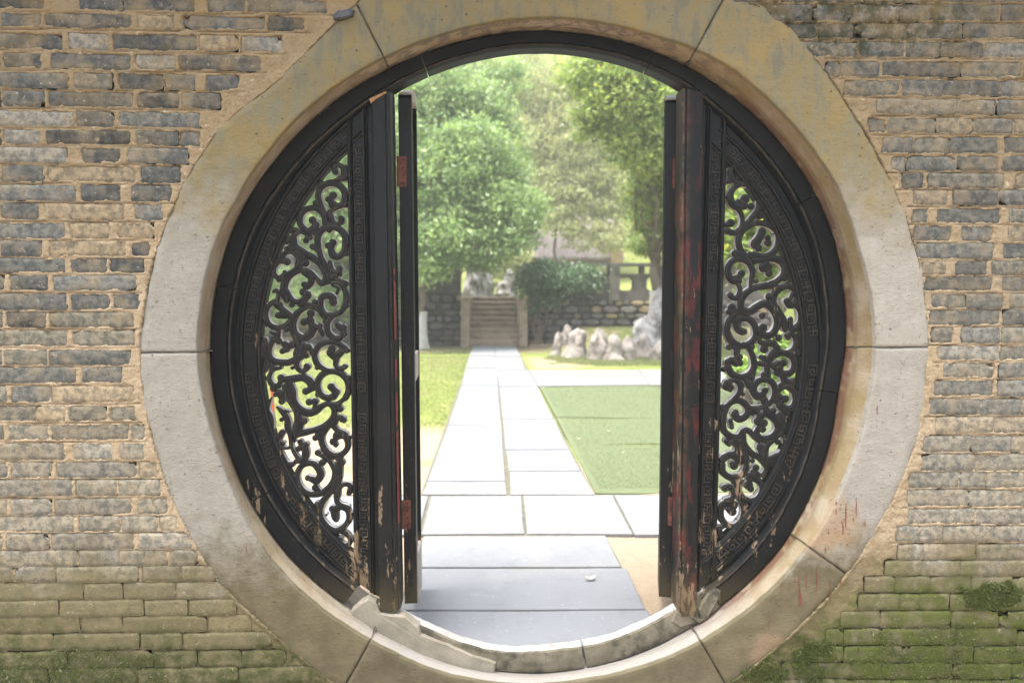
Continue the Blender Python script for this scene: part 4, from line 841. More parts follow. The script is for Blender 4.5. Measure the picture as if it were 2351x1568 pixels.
RS = [
 (E_, [[(250, 500, 50), (290, 420, 84), (275, 340, 66), (340, 285, 60), (410, 325, 56), (440, 390, 66)], (430, 395, 76), [(300, 460, 80), (380, 500, 52), (460, 515, 44), (560, 540, 50)]]),
 (E_, [[(480, 1120, 40), (590, 1020, 74), (680, 900, 76), (695, 760, 74), (640, 620, 80), (540, 540, 76), (420, 530, 70), (320, 600, 74), (280, 700, 86), (305, 810, 96), (390, 860, 92), (470, 840, 90)], (490, 745, 120), (480, 840, 100), (580, 850, 88), [(390, 780, 60), (440, 780, 60)], [(400, 900, 60), (440, 970, 62), (455, 1070, 56), (420, 1170, 60), (330, 1235, 70), (250, 1210, 80)], (285, 1090, 104), (225, 1120, 60), (708, 1000, 74), (245, 720, 60)]),
 (E_, [[(490, 1560, 70), (415, 1450, 84), (400, 1330, 84), (450, 1210, 84), (560, 1120, 80), (700, 1090, 70), (845, 1120, 78), (955, 1215, 80), (980, 1340, 80), (950, 1460, 84), (870, 1540, 84), (760, 1580, 84), (640, 1560, 80), (560, 1550, 80)], [(640, 1400, 120), (690, 1320, 104), (740, 1230, 100)], (740, 1215, 104), (825, 1310, 80), (830, 1385, 84), (800, 1380, 60), (640, 1380, 112), (690, 1460, 90), (620, 1640, 92), (350, 1530, 96)]),
 (F_, [[(560, 560, 34), (585, 430, 66), (600, 300, 78), (550, 185, 82), (440, 130, 80), (325, 150, 80), (255, 230, 80), (250, 340, 84), (300, 430, 92), (390, 450, 96)], (440, 340, 100), (400, 450, 84), [(410, 390, 80), (340, 390, 50)], [(390, 490, 56), (420, 570, 66), (385, 680, 70), (320, 690, 70), (275, 650, 76)], (655, 450, 60), [(380, 50, 110), (490, 100, 90), (560, 190, 70)]]),
 (F_, [[(640, 150, 84), (760, 130, 76), (900, 120, 88), (1015, 165, 92), (1065, 260, 84), (1045, 360, 82), (960, 440, 70), (850, 480, 50)], (760, 250, 124), (840, 330, 96), [(790, 200, 100), (850, 250, 60)], (1070, 410, 70), (625, 140, 90)]),
 (F_, [[(930, 510, 90), (760, 520, 88), (600, 560, 80), (490, 640, 88), (430, 750, 92), (450, 860, 92), (560, 890, 96), (650, 830, 96), (780, 770, 100), (880, 840, 96), (950, 960, 92), (955, 1100, 92), (890, 1210, 92), (790, 1240, 92), (710, 1170, 84)], (750, 1130, 120), (730, 1220, 92), (740, 950, 84), [(960, 560, 100), (920, 640, 96), (905, 750, 76), (980, 900, 90), (1050, 1020, 96), (1070, 1150, 72)], (835, 670, 88), (980, 1270, 90), (700, 1280, 70)]),
 (F_, [[(990, 560, 84), (1100, 520, 80), (1200, 560, 80), (1250, 660, 80), (1220, 770, 84), (1140, 800, 84), (1095, 740, 84)], (1110, 740, 96), [(1180, 640, 60), (1150, 700, 50)], (1100, 490, 60), (1180, 510, 60), [(1230, 800, 62), (1285, 900, 50), (1285, 1040, 66), (1210, 1140, 96), (1150, 1110, 76), (1150, 1020, 70)], (1150, 1000, 70), (960, 590, 90)]),
 (F_, [[(320, 950, 84), (250, 1050, 84), (240, 1190, 84), (300, 1320, 88), (430, 1385, 84), (570, 1345, 84), (650, 1230, 84), (630, 1090, 84), (550, 1000, 84), (440, 985, 92), (375, 1050, 104), (390, 1140, 90), (450, 1180, 96)], (355, 1030, 100), (480, 1180, 84), (300, 830, 104), [(260, 890, 76), (400, 900, 84), (500, 950, 60)], (262, 1400, 84), (590, 1400, 84)]),
 (F_, [[(700, 1330, 56), (790, 1350, 80), (900, 1350, 90), (940, 1410, 70), (880, 1500, 70), (820, 1590, 60)], (770, 1430, 110), [(1090, 1235, 56), (1180, 1215, 66), (1235, 1310, 76), (1200, 1420, 66), (1100, 1470, 40), (1000, 1460, 60)], (1120, 1270, 66), (1260, 1480, 84), (975, 1400, 56)]),
 (G_, [[(230, 140, 66), (255, 220, 84), (310, 310, 88), (430, 355, 84), (560, 310, 88), (625, 200, 84), (610, 70, 80), (555, -60, 72), (470, -130, 52)], (385, 80, 110), [(370, 160, 84), (300, 110, 90), (240, 130, 80)], (425, 60, 70), (420, 150, 84), (185, 240, 76), [(330, -80, 60), (380, -60, 80), (370, 10, 80)], [(600, 380, 50), (620, 310, 60)]]),
 (G_, [(240, 480, 130), [(260, 410, 60), (370, 400, 66), (430, 490, 80), (405, 590, 70), (310, 680, 44), (220, 760, 40)], (235, 430, 84), [(280, 540, 60), (320, 500, 40)], (465, 600, 56), [(380, 420, 60), (450, 480, 70)]]),
 (G_, [[(590, 800, 60), (720, 790, 56), (850, 730, 74), (920, 630, 80), (925, 510, 84), (860, 410, 84), (740, 390, 80), (655, 440, 84), (610, 540, 96), (670, 630, 104), (750, 610, 96)], (780, 550, 92), (770, 690, 104), [(500, 390, 60), (560, 480, 96)], (765, 320, 84), (560, 430, 80), (590, 540, 80)]),
 (G_, [[(825, 340, 84), (815, 210, 84), (840, 110, 90), (930, 35, 84), (1060, 5, 84), (1175, 60, 88), (1210, 170, 84), (1165, 280, 88), (1060, 310, 100), (960, 280, 104)], (1040, 150, 100), (920, 190, 100), (990, 230, 110), [(1050, 360, 84), (1080, 420, 96), (1180, 440, 80)], (1195, 410, 80), [(720, 60, 60), (780, 90, 80), (750, 160, 70), (660, 150, 60)], (970, 160, 90), (1260, 20, 80)]),
 (G_, [[(950, 620, 56), (1000, 530, 66), (1100, 490, 74), (1195, 560, 78), (1225, 680, 80), (1175, 790, 84), (1080, 820, 104), (1000, 760, 104)], (960, 700, 92), (1075, 670, 100), (1000, 640, 80), (1110, 930, 72), (1015, 470, 76), (1100, 870, 80)]),
 (G_, [[(400, 1230, 84), (280, 1210, 84), (190, 1120, 80), (175, 980, 84), (205, 840, 84), (275, 730, 80), (390, 690, 80), (490, 740, 84), (540, 840, 84), (490, 930, 92), (400, 960, 96), (340, 890, 92)], (355, 865, 84), (600, 885, 54), [(280, 980, 60), (300, 1060, 60)], (300, 1080, 60), (165, 790, 84), [(560, 800, 80), (660, 850, 84)]]),
 (G_, [(800, 840, 96), (900, 840, 84), (715, 920, 104), (680, 990, 112), (770, 1020, 100), [(800, 870, 92), (920, 950, 104), (980, 1070, 104), (930, 1180, 92), (840, 1240, 96), (720, 1250, 92), (660, 1170, 84), (690, 1100, 84)], (750, 1110, 90), [(990, 910, 90), (1050, 1020, 66), (1020, 1150, 60), (900, 1260, 74), (800, 1370, 84), (780, 1560, 92)], (1040, 920, 76), (710, 1370, 96), [(700, 1340, 60), (730, 1480, 70), (760, 1560, 90)]]),
 (G_, [[(400, 1240, 76), (480, 1130, 84), (560, 1140, 74), (620, 1220, 52), (700, 1300, 40)], [(460, 1160, 84), (480, 1320, 84), (580, 1450, 84), (710, 1530, 80), (780, 1600, 90)], [(430, 1230, 80), (400, 1400, 84), (480, 1540, 80)], (235, 1280, 92), [(260, 1330, 60), (300, 1290, 80), (370, 1340, 76), (370, 1420, 66), (300, 1480, 52), (180, 1520, 50)], [(320, 1270, 90), (400, 1300, 80)]]),
 (G_, [[(1030, 1190, 60), (1080, 1240, 74), (1060, 1390, 64), (970, 1490, 70)], (965, 1290, 76), (945, 1510, 110), [(880, 1520, 60), (830, 1530, 40)]]),
 (H_, [[(190, 40, 104), (270, 0, 96), (370, 20, 104), (390, 90, 84)], [(160, 130, 92), (175, 250, 84), (280, 320, 88), (420, 300, 84), (500, 210, 84), (515, 80, 80), (490, -60, 76), (450, -160, 70)], (335, 150, 110), (300, 120, 60), (410, 100, 100), (600, 80, 66), (140, 60, 60)]),
 (H_, [[(760, 50, 84), (790, 140, 66), (800, 210, 56), (755, 300, 56)], [(720, 30, 80), (860, 120, 96), (950, 130, 80)], (900, 50, 112), (650, 185, 96), (600, 235, 60), [(640, 260, 84), (730, 290, 56), (790, 230, 60)], (640, 270, 80)]),
 (H_, [[(420, 380, 96), (405, 500, 84), (450, 600, 84), (560, 660, 76), (680, 620, 80), (745, 500, 80), (720, 400, 84), (640, 340, 96), (560, 300, 96)], (540, 430, 124), (580, 490, 84), (550, 330, 84), [(380, 370, 100), (410, 440, 90)]]),
 (H_, [[(330, 370, 84), (390, 430, 92), (410, 600, 76), (470, 750, 76), (470, 890, 84), (400, 1000, 84), (280, 1030, 76), (170, 950, 84), (140, 830, 84), (170, 720, 96), (270, 690, 100), (340, 720, 92)], (310, 820, 110), (260, 790, 76), (205, 475, 100), [(240, 460, 84), (325, 500, 84), (320, 610, 70), (210, 650, 48)], (520, 730, 56), (350, 740, 70)]),
 (H_, [[(120, 1050, 56), (140, 1150, 84), (200, 1230, 76), (265, 1190, 80)], (250, 1180, 88), [(120, 1060, 60), (190, 1040, 40)]]),
]
def panel(side):
    L = side == 'L'
    op = OPL if L else OPR
    P = thing('openwork_panel', 'left half moon openwork panel of carved black scrolls, some scrolls broken' if L else 'right half moon openwork panel of carved black scrolls beside the redder post', 'carved panel', group='carved openwork panels flanking the gate opening')
    xe = XL if L else XR
    # curved rail: angles where the vertical edge meets the arcs
    def ang(r, up):
        y = RC[1]
        for _ in range(12):
            x = xe(y)-(0 if L else 0); s = math.sqrt(max(1, r*r-(x-RC[0])**2)); y = RC[1]-s if up else RC[1]+s
        return math.degrees(math.atan2(RC[1]-y, xe(y)-RC[0]))
    a_up, a_dn = ang(660, True), ang(660, False)
    if L: a_dn += 360
    T0, T1 = (a_dn+2.6, a_up-2.6) if L else (a_up+2.6, a_dn-2.6)
    y0 = YP
    rr_ = lambda d: (lambda th: np.minimum(op+d, Rwood(th)-46))
    prof = [(rr_(64), YF, y0+.006), (rr_(52), YF, y0+.004), (rr_(47), YF, y0-.003), (rr_(43), YF, y0-.003), (rr_(41), YF, y0+.0065), (rr_(16), YF, y0+.0065), (rr_(14), YF, y0-.003), (rr_(11), YF, y0-.004), (rr_(8), YF, y0+.001), (rr_(6), YF, y0-.003), (rr_(2), YF, y0-.001), (rr_(0), YF, y0+.004), (rr_(0), YF, y0+.040), (rr_(64), YF, y0+.040)]
    rim = [0, 0, .45, .1, 0, 0, .5, .2, 0, .5, .35, .2, 0, 0]
    o = sweep('curved_rail', T0, T1, prof, M_FRET, P, 1.0, jit=.7, rim=rim)
    # vertical rail next to the opening
    s = -1 if not L else 1
    xa = lambda y: xe(y)
    xb = lambda y: xe(y)+s*(62 if L else 62)
    yA = lambda u: circ_y(xe(360)+s*62*u, 688, True)
    yB = lambda u: circ_y(xe(1280)+s*62*u, 676, False)
    vp = [(0, y0+.040), (0, y0+.0035), (.04, y0-.001), (.10, y0-.0025), (.14, y0+.001), (.18, y0-.003), (.21, y0+.0065), (.56, y0+.0065), (.58, y0-.003), (.64, y0-.003), (.68, y0+.002), (.72, y0-.004), (.80, y0+.006), (1, y0+.007), (1, y0+.040)]
    vr = [0, .2, .4, .3, 0, .4, 0, 0, .4, .1, 0, .5, 0, 0, 0]
    V = []; n = 40; m = len(vp)
    for i in range(n+1):
        for u, y in vp:
            py = yA(u)+(yB(u)-yA(u))*i/n; px = xa(py)+(xb(py)-xa(py))*u; x, z = onY(px, py, YF); V.append((float(x), float(y)-(.0045 if y < y0+.03 else 0), float(z)))
    F = grid_faces(n+1, m, True)
    if not L: F = [q[::-1] for q in F]
    cap = [tuple(range(m)), tuple(range(n*m, n*m+m))[::-1]]; F += cap
    mesh_obj('vertical_rail', V, F, M_FRET, P, attr={'rim': vr*(n+1)})
    # fret bands
    def mp_arc(u, v):
        a = math.radians(T0+(T1-T0)*(.02+.96*u)); x, z = W(a, float(rr_(17+23*v)(a)), YF); return float(x), float(z)
    Larc = abs(math.radians(T1-T0))*(op+28)/630
    for a, b in (((.0, .20), (.245, .46), (.52, 1.)) if L else ((0., .46), (.52, .74), (.78, 1.))):
        fret('fret_band', (lambda u, v, a=a, b=b: mp_arc(a+(b-a)*u, v)), Larc*(b-a), .040, M_FRET, P, y0+.0066)
    def mp_v(u, v):
        ya, yb = circ_y(xe(360), 640, True)+5, circ_y(xe(1280), 640, False)-5
        py = ya+(yb-ya)*u; px = xe(py)+s*(62*(.22+.33*v)); x, z = onY(px, py, YF); return float(x), float(z)
    for a, b in (((0., .33), (.39, .60), (.65, 1.)) if L else ((0., .30), (.38, .62), (.70, 1.))):
        fret('fret_band', (lambda u, v, a=a, b=b: mp_v(a+(b-a)*u, v)), 1.52*(b-a), .0345, M_FRET, P, y0+.0021)
    for i, (org, st) in enumerate(LS if L else RS):
        o = carve('scroll', org[0], org[1], st, P, [M_FRET, M_SIDE], YP+.004+.0008*((i*7) % 5)+.0002*i, wadj=1.09 if L else 1.16)
        if L and i == 21: o['label'] = 'broken scroll fragments with snapped ends'
    return P
panel('L'); panel('R')

# ------------------------------------------------------------------ posts
def post(side):
    L = side == 'L'
    P = thing('gate_post', 'upright post left of the doorway, black lacquer with a red edge' if L else 'upright post right of the doorway, its lacquer flaking to red and brown', 'post', group='posts either side of the doorway')
    if L: x0_, x1_ = (lambda y: 857+(y-360)*.0150), (lambda y: 898+(y-360)*.0176)
    else: x0_, x1_ = (lambda y: 1569-(y-400)*.0105), (lambda y: 1611-(y-400)*.0135)
    yb = YF+.075; yf = YF-.012
    if L: pr = [(0, yb), (0, yf+.004), (.03, yf), (.72, yf), (.76, yf+.003), (.80, yf+.003), (.83, yf-.001), (.95, yf), (1.03, yf+.008), (1.09, yf+.022), (1.10, yb)]
    else: pr = [(-.14, yb), (-.12, yf+.018), (-.03, yf+.006), (.03, yf+.003), (.08, yf+.004), (.12, yf), (.95, yf), (1, yf+.004), (1, yb)]
    top = (lambda u: (226-14*u) if L else (205+10*u)); bot = (lambda u: 1396+7*math.sin(u*3)) if L else (lambda u: 1410+5*math.sin(u*3))
    V = []; n = 30; m = len(pr)
    for i in range(n+1):
        for u, y in pr:
            py = top(u)+(bot(u)-top(u))*i/n; px = x0_(py)+(x1_(py)-x0_(py))*u; x, z = onY(px, py, YF); V.append((float(x)+.0006*float(fbm(i*.9, u*3)), float(y)+.0008*float(fbm(i*.7+9, u*3)), float(z)))
    F = grid_faces(n+1, m, True)
    F = [q[::-1] for q in F] if 1 else F
    F += [tuple(range(m)), tuple(range(n*m, n*m+m))[::-1]]
    ri = [0, .3, 0, 0, .2, 0, .45, .25, .45, .1, 0] if L else [0, .5, .9, .2, 0, .6, 0, .5, 0]
    o = mesh_obj('post_body', V, F, M_POST if L else M_POST2, P, attr={'rim': ri*(n+1)})
    if L:   # old red lacquer left along the edge bead
        V = []; n = 40; 
        for i in range(n+1):
            py = 600+(1200-600)*i/n; k = .5+.5*float(vnoise(i*.55, 2.)); 
            for u in (1.03, 1.07+.06*k):
                px = x0_(py)+(x1_(py)-x0_(py))*u; x, z = onY(px, py, YF); V.append((float(x), yf+.0015 if u < 1.05 else yf+.0135, float(z)))
        mesh_obj('red_edge', V, [(2*i, 2*i+2, 2*i+3, 2*i+1)[::-1] for i in range(n) if vnoise(i*.8, 7.) > .33], mat_simple('old_red_lacquer', (.09, .011, .013), (.14, .03, .025), 20, .6, .4, .002, c3=(.03, .025, .025), s3=14), P)
    return P
post('L'); post('R')
# thin split of bare wood above the left post
def px_slab(name, pts, yref, y0, y1, mat, parent, n_sub=1):
    V = []; N = len(pts)
    for y in (y0, y1):
        for a, b in pts: x, z = onY(a, b, yref); V.append((float(x), y, float(z)))
    F = [tuple(range(N)), tuple(range(N, 2*N))[::-1]]+[(i, N+i, N+(i+1) % N, (i+1) % N) for i in range(N)]
    return mesh_obj(name, V, F, mat, parent)
px_slab('bare_wood_wedge', [(849, 230), (886, 213), (889, 216), (870, 227), (852, 240)], YF, YF-.014, YF-.002, mat_simple('split_bare_wood', (.28, .15, .07), (.38, .22, .11), 60, .7, .5, .002), frame)

# ------------------------------------------------------------------ door leaves, open outward
def leaf(side):
    L = side == 'L'
    P = thing('door_leaf', 'left door leaf swung open outward, thin edge facing, pale lower rail' if L else 'right door leaf swung open outward, seen as a dark edge with rusty hinge', 'door', group='open leaves of the round gate')
    y0 = YF+.10
    xh, _ = onY(912 if L else 1549, 800, y0); xt, zt_ = onY(930, 218 if L else 224, y0); _, zb_ = onY(930, 1386 if L else 1381, y0)
    zt_, zb_ = float(zt_), float(zb_); T = .048 if L else .056
    xt_, _ = onY(914 if L else 1563, 218, y0); xb_, _ = onY(929 if L else 1546, 1386, y0)
    ang = math.radians(93 if L else 103); s = 1 if L else -1
    du = np.array([math.cos(ang)*s*1.0, math.sin(ang)]) if L else np.array([math.cos(math.pi-ang), math.sin(ang)])
    nn = np.array([du[1], -du[0]]) if L else np.array([-du[1], du[0]])      # thickness direction, towards the opening
    def pt(u, w_, z):
        k = (z-zb_)/(zt_-zb_); ox = float(xb_)*(1-k)+float(xt_)*k
        return (ox+du[0]*u+nn[0]*w_, y0+du[1]*u+nn[1]*w_, z)
    WD = .455
    rise = lambda u: .115*math.sin(min(1, u/WD)*math.pi/2)
    def solid(name, uz, w0, w1, mat):
        N = len(uz); V = [pt(u, w0, z) for u, z in uz]+[pt(u, w1, z) for u, z in uz]
        A = sum(uz[i][0]*uz[(i+1) % N][1]-uz[(i+1) % N][0]*uz[i][1] for i in range(N))
        F = [tuple(range(N)), tuple(range(N, 2*N))[::-1]]+[(i, N+i, N+(i+1) % N, (i+1) % N) for i in range(N)]
        return mesh_obj(name, V, F, mat, P)
    solid('hinge_stile', [(0, zb_+.008), (.004, zb_), (.062, zb_-.02), (.062, zt_+.02), (.004, zt_), (0, zt_-.01)], 0, T, M_WOOD)
    us = np.linspace(.062, WD, 9)
    solid('top_rail', [(u, zt_+.0+rise(u)-.045) for u in us]+[(u, zt_+rise(u)) for u in us[::-1]], .004, T-.004, M_BARE if L else M_WOOD)
    solid('bottom_rail', [(u, zb_-rise(u)) for u in us]+[(u, zb_-rise(u)+.20) for u in us[::-1]], .004, T-.003, M_BARE if L else M_WOOD)
    solid('lock_stile', [(WD, zb_-rise(WD)), (WD+.045, zb_-rise(WD)), (WD+.045, zt_+rise(WD)), (WD, zt_+rise(WD))], .006, T-.006, M_WOOD)
    solid('middle_rail', [(.062, 1.04), (WD, 1.04), (WD, 1.15), (.062, 1.15)], .008, T-.008, M_BARE if L else M_WOOD)
    for i in range(5):
        u = .12+i*.066; solid('slat', [(u, zb_+.05), (u+.022, zb_+.05), (u+.022, zt_-.03), (u, zt_-.03)], .018, T-.018, M_WOOD)
    # pale strip standing for sunlight on the leaf top, mortise slots, hinges
    solid('sunlit_top', [(-.0, zt_+.001), (.06, zt_+.021), (.06, zt_+.026), (.0, zt_+.006)], .002, T-.002, M_BARE)
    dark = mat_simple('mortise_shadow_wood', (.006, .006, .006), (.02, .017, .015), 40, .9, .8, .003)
    for za, zb2, w0, w1 in ((1218, 1288, .018, .035), (2003, 2062, .016, .034), (392, 425, .016, .032)) if L else ((1228, 1300, .010, .024), (2000, 2062, .012, .026), (430, 465, .012, .026)):
        _, z1 = onY(930, za*B7, y0); _, z2 = onY(930, zb2*B7, y0); z1, z2 = float(z1), float(z2)
        V, F = [], []
        fr = [pt(-.0006, w0, z2), pt(-.0006, w1, z2), pt(-.0006, w1, z1), pt(-.0006, w0, z1)]
        bk = [pt(.0, w0+.001, z2+.001), pt(.0, w1-.001, z2+.001), pt(.0, w1-.001, z1-.001), pt(.0, w0+.001, z1-.001)]
        mesh_obj('mortise_slot', fr+bk, [(0, 1, 2, 3), (0, 4, 5, 1), (1, 5, 6, 2), (2, 6, 7, 3), (3, 7, 4, 0)], dark, P)
    for za, zb2 in ((551, 657), (1757, 1857)):
        _, z1 = onY(930, za*B7, y0); _, z2 = onY(930, zb2*B7, y0); z1, z2 = float(z1), float(z2)
        H = thing('tmp', 'x', 'x'); bpy.data.objects.remove(H)
        w0, w1 = (-.004, .028) if L else (-.004, .026)
        V = [pt(-.003, w0, z2), pt(-.003, w1, z2), pt(-.003, w1, z1), pt(-.003, w0, z1), pt(.001, w0, z2), pt(.001, w1, z2), pt(.001, w1, z1), pt(.001, w0, z1)]
        h_ = mesh_obj('hinge', V, [(0, 1, 2, 3), (0, 4, 5, 1), (1, 5, 6, 2), (2, 6, 7, 3), (3, 7, 4, 0)], M_RUST, P)
        # knuckle and screws
        V = []; F = []; c = pt(-.004, -.006, 0)
        for i, zz in enumerate((z2, z1)):
            for k in range(10): a = k*math.pi/5; V.append((c[0]+.0055*math.cos(a), c[1]+.0055*math.sin(a), zz))
        F = [(k, (k+1) % 10, 10+(k+1) % 10, 10+k) for k in range(10)]+[tuple(range(10))[::-1], tuple(range(10, 20))]
        mesh_obj('hinge_pin', V, F, M_RUST, h_)
        for q in (.12, .37, .62, .88):
            V = []; zc = z2+(z1-z2)*q
            for k in range(8): a = k*math.pi/4; p = pt(-.0042, w0+.019+.0028*math.cos(a), zc+.0028*math.sin(a)); V.append(p)
            for k in range(8): a = k*math.pi/4; p = pt(-.0028, w0+.019+.0034*math.cos(a), zc+.0034*math.sin(a)); V.append(p)
            mesh_obj('screw', V, [tuple(range(8))]+[(k, 8+k, 8+(k+1) % 8, (k+1) % 8) for k in range(8)], dark, h_)
    return P
leaf('L'); leaf('R')

# ------------------------------------------------------------------ sill
sill = thing('stone_sill', 'curved worn stone sill at the foot of the round doorway', 'sill')
Rsill = table([(238, 690), (243, 679), (253.5, 691), (263, 699), (272, 692), (283.4, 692), (298, 681), (304, 676), (308, 680), (200, 680), (340, 680), (90, 680)])
def sill_block(a, b):
    n = int(abs(a-b)*1.6); T = np.radians(np.linspace(a, b, n+1)); V = []
    pr = [(0, -4, .0), (0, .5, -.001), (1, .15, -.003), (1, .55, -.003), (1, .93, .0), (1, 1.0, .006), (2, 0, .025), (2, 0, .046), (2, .5, .054), (2, 5, .058), (3, 0, .058)]
    for i, th in enumerate(T):
        ro, ri = float(Rwood(th))+1, float(Rsill(th))+1.5*float(fbm(th*40, 2.))
        e = .0025 if i in (0, n) else 0
        for j, (kd, p, y) in enumerate(pr):
            if kd == 0: r = ro
            elif kd == 1: r = ro+(ri-ro)*p
            elif kd == 2: r = ri-.5+p*2
            else: r = ro
            x, z = W(th, r, YF); k = float(fbm(float(x)*30, float(z)*30+y*20))
            yy = YF+y+(k*.004 if kd == 1 else 0)+e; 
            if kd == 1 and p > .9 or kd == 2: z = z+.0035*float(fbm(float(x)*22, y*30))
            V.append((float(x), yy, float(z)))
    m = len(pr); F = [q for q in grid_faces(n+1, m, True)]
    F += [tuple(range(m))[::-1], tuple(range(n*m, n*m+m))]
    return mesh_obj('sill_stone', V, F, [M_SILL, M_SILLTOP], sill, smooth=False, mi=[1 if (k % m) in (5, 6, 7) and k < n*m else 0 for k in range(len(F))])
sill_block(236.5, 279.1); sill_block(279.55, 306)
def lump(name, pts, yref, y0, y1, mat, parent, top=.008):
    # chamfered uneven slab from an outline
    c = np.mean(pts, 0); P0 = []; N0 = len(pts)
    dens = []
    for i in range(N0):
        a, b = np.array(pts[i], float), np.array(pts[(i+1) % N0], float); k = max(1, int(np.hypot(*(b-a))/14))
        for j in range(k): dens.append(a+(b-a)*j/k)
    dens = np.array(dens)+np.array([[fbm(i*.7, 1.), fbm(i*.7, 9.)] for i in range(len(dens))])*3.0
    N = len(dens); V = []
    for sc, y in ((1., y1), (1., y0+.006), (.965, y0)):
        for a, b in dens:
            q = c+(np.array([a, b])-c)*1.; d = (c-np.array([a, b])); d = d/np.linalg.norm(d); q = np.array([a, b])+d*(1-sc)*110
            x, z = onY(q[0], q[1], yref); V.append((float(x), y+.0025*float(fbm(a*.06, b*.06)), float(z)))
    F = [(i, (i+1) % N, N+(i+1) % N, N+i) for i in range(N)]+[(N+i, N+(i+1) % N, 2*N+(i+1) % N, 2*N+i) for i in range(N)]+[tuple(range(2*N, 3*N))]
    return mesh_obj(name, V, F, mat, parent)
q5 = lambda X_, Y_: ((1100+X_/1.4694)*B7, (1950+Y_/1.4694)*B7)
lump('cement_patch', [q5(*p) for p in [(195, 305), (205, 270), (245, 235), (290, 212), (330, 235), (352, 292), (400, 300), (470, 302), (550, 360), (560, 400), (700, 455), (830, 510), (945, 545), (940, 610), (860, 592), (650, 535), (500, 480), (340, 400)]][::-1], YF, YF-.022, YF+.02, M_CEMENT, sill)
lump('mortar_lump', [(1607, 1418), (1600, 1395), (1618, 1365), (1640, 1347), (1650, 1352), (1640, 1385), (1622, 1418), (1600, 1428), (1580, 1412)][::-1], YF, YF-.018, YF+.02, M_SILL, sill)
lump('slate_chip', [(766, 42), (776, 30), (806, 24), (815, 28), (812, 42), (785, 50), (768, 50)][::-1], 0., -.02, .01, mat_simple('dark_slate', (.03, .032, .036), (.06, .062, .068), 30, .8, .6, .002), wall)
# seating mortar below the right post
lump('mortar_bed', [(1548, 1402), (1600, 1410), (1610, 1425), (1560, 1440), (1540, 1425)][::-1], YF, YF-.010, YF+.02, M_SILL, sill)

# ------------------------------------------------------------------ garden: terrace wall, steps
def P3(px, py, Y): x, z = onY(px, py, Y); return float(x), float(z)
SY = float(onZ(1130, 794, 0)[1])                # foot of the steps
M_RUB = mat_simple('dark_fieldstone', (.05, .048, .042), (.115, .105, .085), 3, .9, .8, .03, c3=(.03, .045, .02), s3=5)
M_RUBJ = mat_simple('dark_joint', (.03, .03, .024), (.06, .058, .045), 6, .95, .6, .02)
M_STEP = mat_simple('sandy_step_stone', (.19, .15, .10), (.31, .25, .175), 4, .9, .6, .01, c3=(.10, .085, .05), s3=6)
M_ROCK = mat_simple('pale_lake_rock', (.19, .165, .145), (.36, .32, .285), 3.2, .9, .9, .05, c3=(.13, .11, .09), s3=5, th=(.5, .66))
xs0, _ = P3(1078, 794, SY); xs1, _ = P3(1192, 794, SY); NST = 9; ZT = 1.32; RIS = ZT/NST; TR = .29
WYF = SY+.35
steps = thing('stone_steps', 'flight of worn sandy stone steps up through the garden wall', 'steps')
for i in range(NST):
    n = 10; V = []
    for j in range(n+1):
        x = xs0+(xs1-xs0)*j/n; w_ = .018*float(fbm(x*3+i*5, i*3.)); sag = .012*math.cos((j/n-.5)*math.pi)
        for (yy, zz) in ((0, i*RIS-.01), (-.0, i*RIS+RIS*.55), (-.03, i*RIS+RIS*.62), (-.03, (i+1)*RIS-.02), (-.01, (i+1)*RIS-sag), (TR+.02, (i+1)*RIS-sag*.5), (TR+.02, i*RIS-.01)):
            V.append((x, SY+i*TR+yy+w_, zz+w_*.5))
    m = 7; F = grid_faces(n+1, m, True)+[tuple(range(m))[::-1], tuple(range(n*m, n*m+m))]
    mesh_obj('step', V, F, M_STEP, steps)
# flank walls
for a, b in ((1058, 1077.5), (1192.5, 1211)):
    xa_, _ = P3(a, 790, SY-.1); xb_, _ = P3(b, 790, SY-.1); _, zc = P3(1066, 683, SY-.1)
    mb = MB(); mb.box(xa_, xb_, SY-.1, SY+NST*TR-.05, -.05, zc-.07).box(xa_-.03, xb_+.03, SY-.14, SY+NST*TR-.05, zc-.07, zc)
    mb.build('flank_wall', M_STEP, steps)
# terrace retaining wall of fieldstones
def rubble(name, label, xa_, xb_, ztop, seed, parapet=False):
    P = thing(name, label, 'garden wall'); rs = np.random.RandomState(seed)
    mb = MB(); mb.box(xa_, xb_, WYF+.05, WYF+.55, -.1, ztop-.002); mb.build('wall_core', M_RUBJ, P)
    z = -.05; cnt = 0
    while z < ztop-.06:
        hgt = min(rs.uniform(.13, .24), ztop-z); x = xa_
        while x < xb_-.05:
            L = min(rs.uniform(.18, .5), xb_-x)
            if cnt < 290:
                k = 7; V = []; cx_, cz_ = x+L/2, z+hgt/2; out = rs.uniform(.03, .07)
                for (sc, yy) in ((1., .06), (.96, 0), (.7, -out)):
                    for q in range(8):
                        a = q*math.pi/4+.39; ux, uz = math.cos(a)*1.12, math.sin(a)*1.12; ux, uz = max(-1, min(1, ux)), max(-1, min(1, uz)); jj = rs.uniform(.86, .99)
                        V.append((cx_+ux*sc*jj*(L/2-.006), WYF+yy, cz_+uz*sc*jj*(hgt/2-.005)))
                F = [(i, (i+1) % 8, 8+(i+1) % 8, 8+i) for i in range(8)]+[(8+i, 8+(i+1) % 8, 16+(i+1) % 8, 16+i) for i in range(8)]+[tuple(range(16, 24))]
                o = mesh_obj('stone', V, F, STC[rs.choice(4, p=[.45, .25, .18, .12])], P, smooth=False); cnt += 1
            x += L
        z += hgt
    return P
STC = [M_RUB, mat_simple('grey_fieldstone', (.09, .088, .08), (.17, .16, .14), 3, .9, .8, .03), mat_simple('mossy_fieldstone', (.04, .06, .02), (.09, .10, .05), 4, .95, .6, .03), mat_simple('ochre_fieldstone', (.16, .12, .065), (.27, .21, .12), 3, .9, .7, .03)]
